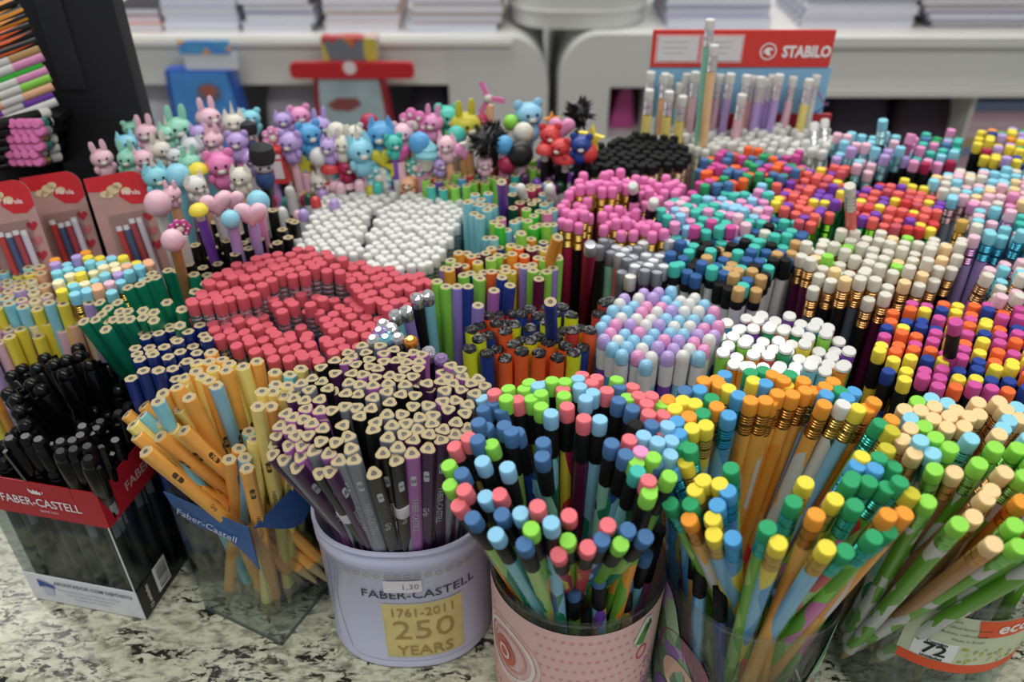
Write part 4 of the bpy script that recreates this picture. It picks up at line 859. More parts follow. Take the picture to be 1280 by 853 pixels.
fan(tt, Vector((-.0605, .3265, 0)), 'lilac tin', 'three-sided pencil', 'three-sided sawn-end pencils in the lilac tin', 'tri', .178, .10, .0455, fmax=.80)
# square clear box: yellow and orange hexagonal pencils
tb = T(0, 400, 4, '1055,165,O 985,215,Y 1045,210,O 1110,200,O 1065,245,Y 1145,220,Y 1130,255,O 1215,235,Y 980,260,O 1010,285,Y 1045,305,O 1080,330,b 920,290,Y 885,340,O 945,390,O 815,370,O 910,330,Y 790,410,A 845,460,O 720,430,O 710,480,A 635,475,O 665,525,Y 735,515,O 815,510,Y 685,580,O 730,660,O 865,545,Y 920,555,O 800,585,O 900,445,Y 1245,560,A 1195,645,O 1225,690,b 1270,600,Y 1145,700,O 1235,745,O')
T(320, 400, 4, '5,210,O 95,265,O 170,275,A 225,245,Y 100,325,A 160,330,Y 30,360,Y 85,360,Y 10,435,Y 75,435,O 140,380,Y 35,575,Y', 7, tb)
for i, t in enumerate(tb): t['body'] = t['col']; t['strip'] = ('black', .00338, i % 3); t['twist'] = random.choice([0, 0, math.pi/3, -math.pi/3])+random.uniform(-.25, .25); t['stick'] = i % 9 == 4
for t in tb:
    q = vlB*random.uniform(-.017, .017)+vrB*random.uniform(-.016, .016); t['bx'], t['by'] = q.x, q.y
nb = [t for t in tb if t['u'] > 284 and t['v'] > 530]; lb_ = [t for t in tb if t not in nb]
CBX = BB+vl*WB/2+vr*WB/2
fan(nb, CBX, 'square clear box', 'upright hexagonal pencil', 'upright pencils in the square clear box', 'wood', .143, .10, .032, base=(-.158, .336), kb=.25)
fan([t for t in lb_ if t['u'] < 245 and t['v'] > 505], CBX, 'left of square clear box', 'hexagonal pencil', 'pencils fanned to the left of the square clear box', 'wood', .152, .10, .032, base=(-.117, .337), kb=.06, zb=.020)
fan([t for t in lb_ if not (t['u'] < 245 and t['v'] > 505)], CBX, 'square clear box', 'hexagonal pencil', 'fanned pencils in the square clear box', 'wood', .172, .10, .032, base=(-.147, .338), kb=.10)
# black pens
pa = T(0, 400, 4, '40,260,x 95,225,x 170,220,x 260,200,x 320,180,x 385,160,x 380,120,x 450,70,x 525,180,x 590,230,x 75,440,x 110,510,x 140,300,x 210,170,x 310,250,x 500,110,x 20,350,x 60,380,x 190,330,x 590,330,x 440,200,x 640,420,x 590,460,x')
pb = T(0, 400, 4, '45,590,x 125,580,x 190,595,x 300,605,x 300,655,x 365,645,x 410,530,x 400,575,x 435,630,x 440,690,x 500,640,x 510,690,x 480,540,x 500,505,x 575,600,x 360,600,x 455,590,x')
for t in pa+pb:
    if t['u'] > 112: t['L'] = .122 if t in pb else .130
    t['twist'] = random.uniform(-2.6, 2.6)
CA = BA+ux*WA/2+uy*DA/2
fan(pa, CA, 'pen box back half', 'leaning pen', 'leaning pens in the pen box', 'pen', .145, base=(CA.x+.020, CA.y-.004), kb=.12, name='pen', cat='pen')
fan(pb, CA, 'pen box front half', 'glossy capped pen', 'upright pens in the pen box', 'pen', .138, base=(CA.x-.002, CA.y+.004), kb=.50, name='pen', cat='pen')

its = []
for j in range(7):
    for i in range(7):
        if (i+j) % 5 == 4: continue
        q = BA+ux*(.0065+i*.0105)+uy*(.0065+j*.0122); its.append(dict(tip=Vector((q.x+random.uniform(-.001, .001), q.y+random.uniform(-.001, .001), .1160)), bottom=Vector((q.x, q.y, .0016)), col='black', LQ=.114))
plant(its, 'deep in pen box', 'pen', 'upright pen', 'upright pens deep in the pen box', name='pen', cat='pen')

# ------------------------------------------------------------------ second and farther rows
cluster([(157, 432), (172, 415), (200, 403), (258, 406), (265, 432), (240, 462), (205, 476), (160, 480)], 'navy bunch', 'sawn-end pencil', 'navy hexagonal pencils', [('navy', 1)], 'wood', z=.165, sp=.0082, body='deepblue')
RED = dict(what='eraser pencil', palette=[('rose', 1)], style='silverf', body='deepblue', fer='silver')
cluster([(238, 372), (262, 342), (335, 314), (385, 308), (428, 320), (430, 340), (385, 345), (345, 352), (300, 378), (240, 388)], 'upper left red block', group='rose eraser pencils, upper left block', z=.178, jz=.0022, **RED)
cluster([(236, 392), (300, 380), (322, 402), (345, 415), (395, 420), (400, 452), (360, 458), (300, 434), (245, 414)], 'lower left red block', group='rose eraser pencils, lower left block', z=.168, sp=.0080, jz=.0022, lean=(.012, .01), **RED)
cluster([(392, 385), (450, 388), (470, 396), (492, 402), (485, 425), (455, 435), (410, 450), (402, 420)], 'middle red block', group='rose eraser pencils, middle block', z=.166, sp=.0080, jz=.0022, **RED)
cluster([(430, 326), (470, 332), (543, 345), (548, 360), (510, 382), (480, 394), (452, 378), (434, 350)], 'upper right red block', group='rose eraser pencils, upper right block', z=.172, jz=.0022, **RED)
cluster([(300, 380), (345, 352), (390, 345), (428, 342), (452, 378), (450, 390), (392, 386), (398, 420), (345, 414), (320, 402)], 'red block centre', group='rose eraser pencils, sunken centre', z=.166, sp=.0098, jz=.006, **RED)
WH = dict(what='white eraser pencil', palette=[('white', 1)], style='slim', body='deepblue', fer='silver')
cluster([(370, 302), (385, 270), (402, 245), (440, 238), (492, 242), (462, 262), (455, 285), (450, 318), (430, 322), (375, 310)], 'left white block', group='white eraser pencils, left block', z=.168, sp=.0074, jz=.0012, **WH)
cluster([(458, 322), (460, 292), (474, 262), (500, 240), (572, 238), (580, 262), (565, 292), (550, 322), (522, 338), (470, 334)], 'right white block', group='white eraser pencils, right block', z=.168, sp=.0074, jz=.0012, body='dgreen', **{k: v for k, v in WH.items() if k != 'body'})
gp = T(0, 200, 4, '640,640,G 700,625,G 740,600,G 780,590,G 840,555,G 890,555,G 970,575,G 975,660,G 835,715,G 910,750,G 970,730,G 715,755,G 770,765,G 715,790,G 770,805,G 640,760,G 600,760,G 540,745,G 500,715,G 590,715,G 510,775,G 570,800,G 480,800,G 760,570,G 900,830,G 530,850,G 650,800,G 1010,690,G 1060,640,G 1030,620,G')
T(0, 400, 4, '490,5,G 420,10,G 545,5,G 610,0,G', 6, gp)
for t in gp: t['body'] = 'dgreen'
fan(gp, Vector((-.24, .47, 0)), 'green bunch', 'hexagonal pencil', 'green pencils left of the red block', 'wood', .172, base=(-.215, .452), kb=.30)
supercup('pencil_cup', (-.215, .452), .030, .030, .09, clear('f0f4f6'), 'clear cup holding the green pencils')
PAS = [('aqua', 3), ('yellow', 2.2), ('apricot', 1.5), ('babypink', 1.5), ('lilac', 1), ('cream', 1.5), ('red', .4), ('ltblue', 1), ('orange', .4)]
cluster([(60, 325), (125, 314), (186, 323), (190, 346), (152, 352), (142, 368), (95, 372), (62, 360)], 'right pastel block', 'pastel eraser pencil', 'pastel pencils, right block', PAS, 'eraser', z=.165, fer='gold', body=['cream', 'aqua', 'yellow'])
cluster([(-60, 350), (0, 338), (56, 327), (60, 352), (62, 362), (93, 374), (140, 372), (125, 386), (-60, 392)], 'left pastel block', 'sawn-end pencil', 'pastel sawn-end pencils, left block', PAS, 'rwood', z=.157, sp=.0082, jz=.004)
cluster([(-60, 394), (125, 388), (112, 396), (106, 412), (60, 414), (20, 422), (-60, 440)], 'pastel front rows', 'sawn-end pencil', 'pastel sawn-end pencils, front rows', PAS, 'rwood', z=.144, sp=.0082, jz=.004)
cluster([(216, 335), (235, 300), (268, 283), (330, 278), (378, 283), (370, 312), (332, 322), (300, 338), (262, 350), (228, 350)], 'black bunch', 'sawn-end pencil', 'black pencils left of the white erasers', [('black', 1)], 'wood', z=.172, sp=.0105, jz=.011, body='charcoal')
gm = T(320, 400, 4, '630,5,w 610,45,m 670,25,w 580,85,w 645,80,A 705,75,w 770,90,o 860,145,w 925,180,m')
T(320, 200, 4, '800,670,w 855,655,w 690,755,w 745,735,w', 6, gm)
for i, t in enumerate(gm): t['body'] = ['charcoal', 'violet', 'charcoal', 'aqua', 'aqua', 'charcoal', 'charcoal', 'charcoal', 'violet', 'charcoal', 'aqua', 'aqua', 'violet'][i % 13]; t['col'] = {'white': 'silver', 'mauve': 'lilac', 'aqua': 'aqua', 'orange': 'orange'}[t['col']]
fan(gm, Vector((-.03, .41, 0)), 'gem bunch', 'gem-topped pencil', 'gem-topped pencils behind the lilac tin', 'gem', .180, base=(-.040, .425), kb=.25)
NEON = [('orange', 2), ('lime', 2), ('yellow', 2), ('navy', 1.2), ('violet', 1), ('wine', 1.4), ('neon_orange', 1)]
ne = T(320, 200, 4, '905,610,y 950,635,y 1005,635,U 1060,635,o 1120,595,L 1190,655,m 1110,730,U 1230,590,n 1270,630,n')
for t in ne: t['body'] = {'yellow': 'lime', 'purple': 'violet', 'orange': 'navy', 'lime': 'lime', 'mauve': 'mauve', 'steel': 'navy'}[t['col']]
fan(ne, Vector((-.02, .44, 0)), 'front of neon bunch', 'sawn-end pencil', 'front pencils of the neon bunch', 'rwood', .172, base=(-.028, .440), kb=.7)
cluster([(545, 348), (560, 318), (600, 312), (640, 300), (700, 302), (706, 318), (690, 345), (668, 360), (650, 342), (625, 352), (575, 350)], 'neon bunch', 'sawn-end pencil', 'neon sawn-end pencils', NEON, 'rwood', z=.172, sp=.0084, jz=.004)
cluster([(578, 250), (590, 235), (612, 236), (620, 262), (592, 276)], 'aqua bunch', 'sawn-end pencil', 'aqua pencils beside the white erasers', [('aqua', 1)], 'rwood', z=.185, sp=.0085, jz=.004)
cluster([(592, 292), (600, 278), (640, 274), (668, 258), (692, 262), (700, 285), (660, 296), (620, 304)], 'green and aqua bunch', 'sawn-end pencil', 'bright green and aqua pencils', [('brightgreen', 2), ('lime', 1), ('aqua', 2), ('hotpink', .4)], 'rwood', z=.178, sp=.0088, jz=.005)
cluster([(634, 238), (660, 228), (690, 236), (695, 254), (668, 264), (640, 262)], 'dark mixed bunch', 'sawn-end pencil', 'dark green and wine pencils', [('dkgreen', 3), ('aqua', 2), ('crimson', 1)], 'rwood', z=.180, sp=.0085, jz=.004)
cluster([(520, 215), (545, 200), (600, 198), (655, 200), (680, 214), (640, 226), (600, 232), (575, 238), (535, 232)], 'lime band', 'sawn-end pencil', 'lime and mixed pencils behind the white erasers', [('lime', 4), ('purple', 1.5), ('teal', 1), ('red', 1), ('blue', 1), ('yellow', 1)], 'rwood', z=.178, sp=.0088, jz=.004, parts=False)
cluster([(640, 205), (665, 196), (700, 195), (742, 200), (730, 214), (702, 224), (690, 234), (660, 226), (642, 222)], 'dark purple-tipped bunch', 'dipped pencil', 'dark pencils with purple tips', [('purple', 2), ('plum', 2), ('dkgreen', 1.5), ('yellow', .5)], 'dome', z=.178, sp=.0090, jz=.004, body='dkgreen', parts=False)
PNK = dict(what='pink eraser pencil', palette=[('hotpink', 1)], style='eraser', body=['crimson', 'charcoal'], fer='gold')
cluster([(705, 238), (722, 220), (760, 215), (797, 216), (798, 230), (765, 236), (735, 240)], 'upper pink bunch', group='pink eraser pencils, upper bunch', z=.188, **PNK)
cluster([(688, 264), (703, 246), (738, 250), (744, 272), (702, 280)], 'left pink bunch', group='pink eraser pencils, left bunch', z=.180, **PNK)
cluster([(746, 264), (790, 254), (800, 262), (832, 284), (836, 296), (790, 287), (755, 280)], 'lower pink bunch', group='pink eraser pencils, lower bunch', z=.176, **PNK)
cluster([(800, 222), (856, 222), (860, 232), (815, 252), (800, 246)], 'right pink bunch', group='pink eraser pencils, right bunch', z=.180, **PNK)
cluster([(740, 312), (755, 298), (812, 298), (838, 305), (836, 325), (820, 346), (788, 348), (768, 322)], 'silver capped bunch', 'capped pencil', 'silver capped pencils', [('silver', 3), ('grey', 3), ('white', 1)], 'metalcap', z=.170, sp=.0086, body=['charcoal', 'mint', 'coral', 'plum', 'slate'])
cluster([(735, 205), (750, 178), (790, 165), (845, 168), (861, 185), (858, 203), (800, 213), (745, 212)], 'black eraser block', 'eraser pencil', 'black eraser pencils', [('charcoal', 1)], 'eraser', z=.185, sp=.0086, jz=.0012, fer='d8c9a8', body='kraft', parts=False)
cluster([(808, 165), (850, 158), (1038, 160), (1042, 186), (1020, 194), (940, 184), (872, 186), (862, 176), (820, 172)], 'white rows below sign', 'white eraser pencil', 'white eraser pencils below the red sign', [('white', 1)], 'eraser', z=.178, sp=.0086, jz=.004, fer='white', body=['pink', 'yellow', 'lilac', 'mint'], parts=False)
cluster([(872, 218), (880, 194), (950, 186), (1005, 194), (1010, 212), (985, 222), (940, 227), (912, 234), (876, 238)], 'bright mixed block', 'eraser pencil', 'green, orange and blue eraser pencils', [('green', 2), ('neon_orange', 2), ('steel', 2), ('magenta', 1.6)], 'eraser', z=.180, sp=.0084, jz=.004, fer={'green': 'green', 'neon_orange': 'neon_orange', 'steel': 'steel', 'magenta': 'magenta'}, body='lime', parts=False)
cluster([(824, 262), (836, 245), (870, 235), (962, 234), (966, 252), (955, 272), (915, 290), (862, 284), (830, 276)], 'teal and pink block', 'eraser pencil', 'teal, pink and pale blue eraser pencils', [('teal', 3), ('pink', 2), ('sky', 2), ('babypink', 1.5), ('magenta', 1)], 'fat', z=.178, sp=.0080, fer={'teal': 'teal', 'pink': 'pink', 'sky': 'sky', 'babypink': 'babypink', 'magenta': 'magenta'}, body='charcoal')
cluster([(830, 302), (850, 287), (915, 292), (958, 272), (975, 268), (1005, 282), (1004, 310), (972, 335), (957, 352), (922, 372), (890, 346), (835, 332)], 'teal and black block', 'eraser pencil', 'teal, navy, black and tan eraser pencils', [('teal', 3), ('denim', 2.4), ('charcoal', 2.4), ('tan', 1.8), ('sky', .6), ('ivory', .4)], 'collar', z=.172, sp=.0084, jz=.004, fer='charcoal', body=['white'])
FR = {'coral': 'grass', 'yellow': 'green', 'purple': 'green', 'red': 'green', 'rose': 'green'}
cluster([(962, 226), (985, 216), (1030, 208), (1060, 210), (1062, 238), (1042, 260), (1026, 278), (990, 285), (966, 262)], 'left red and purple block', 'eraser pencil', 'red, yellow and purple pencils, left block', [('coral', 3), ('yellow', 1.6), ('purple', 1.6), ('rose', 1)], 'eraser', z=.176, sp=.0082, fer=FR, body='green')
cluster([(1068, 238), (1100, 224), (1160, 232), (1184, 262), (1175, 285), (1150, 290), (1092, 280), (1066, 264)], 'right red and purple block', 'eraser pencil', 'red, yellow and purple pencils, right block', [('coral', 3), ('red', 1.2), ('yellow', 1.2), ('purple', 1.6), ('rose', 1.6)], 'eraser', z=.176, sp=.0082, fer=FR, body='green')
cluster([(1003, 305), (1035, 292), (1070, 287), (1150, 295), (1205, 300), (1196, 325), (1180, 345), (1142, 352), (1100, 376), (1062, 362), (1020, 350), (1000, 330)], 'ivory eraser block', 'eraser pencil', 'ivory eraser pencils', [('ivory', 12), ('lime', 1), ('peach', .5)], 'fat', z=.174, sp=.0090, jz=.006, fer='c89a60', body=['slate', 'wine', 'charcoal'])
PB = [('aqua', 3), ('babypink', 2.5), ('ltblue', 2), ('lilac', .6)]
cluster([(1042, 172), (1062, 166), (1120, 170), (1126, 198), (1082, 212), (1046, 204)], 'pale blue back bunch', 'eraser pencil', 'pale blue and pink pencils at the back', PB, 'fat', z=.180, sp=.0095, jz=.008, fer='9cc8d0', body='charcoal', parts=False)
cluster([(1130, 178), (1150, 166), (1195, 162), (1206, 180), (1190, 202), (1152, 212), (1128, 200)], 'left dark back bunch', 'eraser pencil', 'mixed tips on black pencils, left back bunch', [('pink', 2), ('teal', 1.5), ('crimson', 1), ('lilac', 1), ('green', 1), ('steel', 1), ('ltblue', 1)], 'black', z=.180, sp=.0092, jz=.005, fer='charcoal', body='grey', parts=False)
cluster([(1215, 168), (1250, 160), (1340, 168), (1340, 204), (1272, 206), (1226, 192)], 'right dark back bunch', 'eraser pencil', 'mixed tips on black pencils, right back bunch', [('lilac', 1.5), ('yellow', 1.5), ('navy', 1), ('orange', 1), ('green', 1), ('crimson', 1)], 'black', z=.180, sp=.0085, jz=.004, fer='charcoal', body='grey', parts=False)
cluster([(1155, 228), (1185, 213), (1280, 211), (1350, 222), (1350, 256), (1275, 258), (1215, 254), (1160, 246)], 'pastel right block', 'eraser pencil', 'pastel pink and blue eraser pencils at right', [('babypink', 2.6), ('ivory', 1.6), ('ltblue', 2), ('peach', 1.2), ('pink', .6)], 'fat', z=.178, sp=.0085, fer='c0a0a0', body='grey', parts=False)
cluster([(1188, 285), (1212, 264), (1350, 264), (1350, 300), (1292, 312), (1262, 292), (1204, 302)], 'blue foil bunch', 'foil pencil', 'blue foil pencils at right', [('aqua', 3), ('babypink', 1.5), ('ivory', 1), ('teal', 1.2), ('gold', .6)], 'fat', z=.180, sp=.0100, jz=.007, fer={'aqua': '4fb0cc', 'babypink': 'c090c0', 'ivory': 'b8a0c8', 'teal': '3fa0b0', 'gold': 'c9a44c'}, body=['blue', 'slate', 'lilac'])
cluster([(1226, 345), (1250, 322), (1350, 318), (1350, 372), (1290, 384), (1238, 372)], 'pink and ivory bunch', 'foil pencil', 'pink and ivory foil pencils at right', [('babypink', 2), ('ivory', 2), ('aqua', 2)], 'fat', z=.172, sp=.0105, jz=.006, fer={'babypink': 'a06080', 'ivory': 'b08a60', 'aqua': '2f90a0'}, body=['wine', 'slate', 'mauve'], lean=(-.02, .01))
cluster([(744, 415), (752, 392), (765, 375), (800, 360), (850, 360), (890, 372), (905, 400), (896, 420), (872, 445), (840, 450), (790, 450), (748, 430)], 'round-tip block', 'round-tipped pencil', 'glossy round-tipped pencils', [('sky', 3), ('lilac', 2.2), ('pink', 2.2), ('white', 2)], 'dome', z=.170, sp=.0084, jz=.0015, body={'sky': 'blue', 'lilac': 'purple', 'pink': 'crimson', 'white': 'aqua'})
cluster([(740, 385), (748, 372), (770, 362), (795, 360), (768, 374), (752, 391)], 'edge of round-tip block', 'glitter-capped pencil', 'glitter capped pencils beside the round tips', [('brightgreen', 2), ('red', 2), ('yellow', 1)], 'glitter', z=.172, sp=.0084, body=None)
cluster([(902, 402), (925, 392), (970, 388), (1025, 395), (1062, 422), (1070, 448), (1060, 466), (1010, 468), (960, 470), (900, 455)], 'white-capped block', 'pencil with white cap', 'white capped colour pencils', [('white', 1)], 'slant', z=.166, sp=.0086, jz=.004, twist=0, body=['green', 'lime', 'orange', 'coral', 'purple', 'aqua', 'yellow', 'blue', 'apricot'])
cluster([(1092, 415), (1106, 386), (1150, 371), (1230, 374), (1285, 390), (1350, 396), (1350, 488), (1280, 492), (1230, 496), (1190, 487), (1130, 478), (1096, 450)], 'neon eraser block', 'eraser pencil', 'neon pink, orange, yellow and blue eraser pencils', [('magenta', 3), ('neon_orange', 2.6), ('yellow', 2.4), ('navy', 2.2)], 'black', z=.168, sp=.0092, jz=.002, fer='charcoal', body={'magenta': 'magenta', 'neon_orange': 'orange', 'yellow': 'yellow', 'navy': 'navy'})
cluster([(577, 432), (590, 402), (622, 382), (690, 376), (738, 400), (746, 420), (736, 438), (700, 447), (640, 442), (586, 442)], 'glitter-capped block', 'glitter-capped pencil', 'neon glitter capped pencils', [('neon_orange', 3.5), ('neonyel', 2.6), ('navy', 1), ('red', 1)], 'glitter', z=.166, sp=.0096, jz=.004)
# pencils that stand out above their neighbours
def single(u, v, z, ub, vb, zb, col, style, body, fer, lab_place, what, L=.18, twist=None):
    p = at(u, v, z); b = at(ub, vb, zb); d = (p-b).normalized(); q = p-d*(p.z-.004)/max(d.z, .2); it = dict(tip=p, bottom=q, col=col, body=body, fer=fer)
    mark(p); plant([it], lab_place, style, what, None)
single(688, 378, .195, 690, 440, .15, 'deepblue', 'rwood', 'navy', 'silver', 'rising from the glitter-capped block', 'tall round pencil')
single(697, 297, .195, 668, 385, .13, 'orange', 'wood', 'orange', 'silver', 'rising at right end of neon bunch', 'tall sawn-end pencil')
single(627, 228, .200, 631, 282, .16, 'purple', 'rwood', 'purple', 'silver', 'rising beside the aqua bunch', 'tall sawn-end pencil')
single(1062, 232, .215, 1064, 290, .175, 'ivory', 'silverf', 'coral', 'silver', 'rising above the ivory eraser block', 'tall eraser pencil')
single(1195, 402, .195, 1182, 470, .155, 'magenta', 'black', 'magenta', 'charcoal', 'rising above the neon eraser block', 'tall eraser pencil')
single(791, 231, .195, 793, 255, .175, 'white', 'silverf', 'charcoal', '17171a', 'rising among the pink erasers', 'tall eraser pencil')
single(818, 250, .190, 812, 270, .175, 'white', 'black', 'charcoal', 'charcoal', 'between pink and teal erasers', 'eraser pencil')
single(650, 232, .190, 657, 262, .165, 'white', 'dome', 'crimson', 'silver', 'left one in the dark mixed bunch', 'tipped wine pencil')
single(687, 232, .190, 690, 262, .165, 'white', 'dome', 'crimson', 'silver', 'right one in the dark mixed bunch', 'tipped wine pencil')
single(738, 305, .185, 733, 360, .14, 'silver', 'metalcap', 'crimson', 'silver', 'left edge of the silver capped bunch', 'capped crimson pencil')
single(1104, 150, .205, 1100, 180, .185, 'aqua', 'fat', 'charcoal', '9cc8c8', 'tallest of the pale blue back bunch', 'eraser pencil')
single(1140, 168, .195, 1128, 200, .175, 'pink', 'fat', 'pink', 'c080a0', 'between the two back bunches', 'eraser pencil')
single(562, 165, .2, 560, 200, .18, 'lime', 'rwood', 'lime', 'silver', 'behind the lime band', 'slim sawn-end pencil')

# ------------------------------------------------------------------ display box with the red sign and its tall pastel pencils
YD = .685
sg = empty('display_box', (X(930, 60, YD), YD, .15), 'pencil display box with red sign and white lettering, back right', 'display')
def dslab(name, u0, v0, u1, v1, off, th, m, y=YD, parent=sg, **kw):
    yy = y+off; mb = MB(); mb.box((X(u0, v0, yy), yy, Z(v1, yy)), (X(u1, v1, yy) if False else X(u1, v0, yy), yy+th, Z(v0, yy)), m); o = mb.build(name, **kw); child_world(o, parent); return o
RS = M('d63c34', .45, noise=.03)
dslab('sign_panel', 817, 38, 1046, 84, 0, .003, RS, label='red sign panel')
dslab('picture_panel', 812, 84, 1040, 146, .001, .002, M('8fc4e4', .45, noise=.22, nscale=25), label='pale blue picture panel')
dslab('lower_panel', 826, 143, 1040, 172, -.001, .003, M('b83038', .45))
mb = MB(); fS = lambda a, b: (a, YD-.0006, b)
def bezier_lines(pts, m, wd):
    for (a, b), (c, d) in zip(pts, pts[1:]): flatpoly(mb, [(a, b), (c, d), (c, d+wd), (a, b+wd)], lambda a, b: (a, YD+.0003, b), m)
x0, x1 = X(1000, 120, YD), X(1038, 120, YD); z0, z1 = Z(140, YD), Z(100, YD)
bezier_lines([(x0+(x1-x0)*t/8, z0+.004+(z1-z0)*(.35+.3*math.sin(t*.6))) for t in range(9)], M('c070a0', .5), .0016)
bezier_lines([(x0+(x1-x0)*t/8, z0+.002+(z1-z0)*(.05+.2*math.cos(t*.7))) for t in range(9)], M('6060b0', .5), .0016)
o = mb.build('picture_lines'); child_world(o, sg)
for u0, u1 in ((821, 877), (878, 932)):
    dslab('window_border', u0, 43, u1, 79, -.0006, .0006, M('e8a8a8', .5)); dslab('paper_card', u0+3, 46, u1-3, 76, -.0012, .0008, M('dcdcdc', .6, noise=.05))
    for k in range(3): dslab('ink_line', u0+8, 52+k*7, u1-14-k*4, 53+k*7, -.0014, .0003, M('b8b8c0', .6))
WS = M('f0eeec', .4)
o = text('STABILO', .0125, WS, lambda a, b: (X(1008, 65, YD)+a, YD-.0008, Z(65, YD)+b), None, bold=.0005, sx=.82); child_world(o, sg)
mb = MB(); fn = lambda a, b: (X(960, 64, YD)+a, YD-.0008, Z(64, YD)+b); disc(mb, 0, 0, .0068, fn, WS, 24, None, .84)
flatpoly(mb, [(-.0044, -.0022), (-.0028, .002), (-.0008, .0032), (.0022, .0030), (.0042, .0012), (.0034, .0008), (.0012, .0012), (.0014, -.001), (.0032, -.0036), (-.0012, -.0028), (-.0022, -.0006)], fn, WS)
o = mb.build('swan_emblem', label='round white emblem'); child_world(o, sg)
mb = MB()
xa, xb = X(812, 150, YD), X(1040, 150, YD)
for a, b in (((xa, YD-.07, .09), (xb, YD-.069, .122)), ((xa, YD-.07, .09), (xa+.001, YD, .14)), ((xb-.001, YD-.07, .09), (xb, YD, .14)), ((xa, YD-.0696, .088), (xb, YD+.003, .0895)), ((xa, YD+.0005, .001), (xb, YD+.003, Z(171, YD-.001)))): mb.box(a, b, M('c84840', .5))
o = mb.build('tray'); child_world(o, sg)
mb = MB(); mb.box((xa+.004, YD-.066, .001), (xb-.004, YD-.001, .087), M('c9c4ba', .7)); mb.build('riser_block', label='plain riser block under the display box', cat='block')
PST = 'white fairly'
sgp = [(814, 90, 'yel2'), (812, 112, 'yel2'), (830, 96, 'ltblue'), (832, 92, 'apricot'), (837, 94, 'apricot'), (837, 114, 'yel2'), (850, 104, 'ltblue'), (854, 120, 'yel2'), (859, 92, 'mint'), (870, 90, 'babypink'), (901, 93, 'babypink'), (914, 92, 'lilac'), (928, 118, 'babypink'), (934, 94, 'apricot'), (942, 95, 'babypink'), (952, 96, 'lilac'), (957, 98, 'lilac'), (975, 93, 'lilac'), (992, 96, 'babypink'), (1012, 99, 'yel2'), (1021, 94, 'white'), (884, 98, 'lilac'), (966, 94, 'lilac')]
its = []
for i, (u, v, c) in enumerate(sgp):
    yy = YD-.010-(.0075*(i % 2)) - (.02 if v > 108 else 0); p = at_y(u, v, yy); mark(p); its.append(dict(tip=p, bottom=Vector((p.x+random.uniform(-.002, .002), p.y, p.z-.16)), col='white', body=c, fer='e8e8ea'))
plant(its, 'front of red sign', 'fat', 'eraser pastel pencil', 'pastel pencils standing before the red sign')
for u, v, c, lb in ((888, 24, 'mint', 'tallest mint pencil crossing the red sign'), (893, 56, 'peach', 'tall peach pencil crossing the red sign')):
    yy = YD-.036-(.008 if c == 'peach' else 0); p = at_y(u, v, yy); b = at_y(u-14 if c == 'mint' else u-12, v+140 if c == 'mint' else v+105, yy); d = (p-b).normalized()
    plant([dict(tip=p, bottom=p-d*.17, col='white', body=c, fer='e8e8ea')], 'crossing the red sign', 'fat', 'eraser pastel pencil '+('of palest green' if c == 'mint' else 'of peach colour'), None)
for i, (u, v) in enumerate([(1031, 150), (1018, 154)]): single(u, v, .19, u-2, v+40, .17, 'white', 'fat', 'white', 'e8e8ea', ('right end of the white rows', 'second from right end of white rows')[i], 'raised eraser pencil')

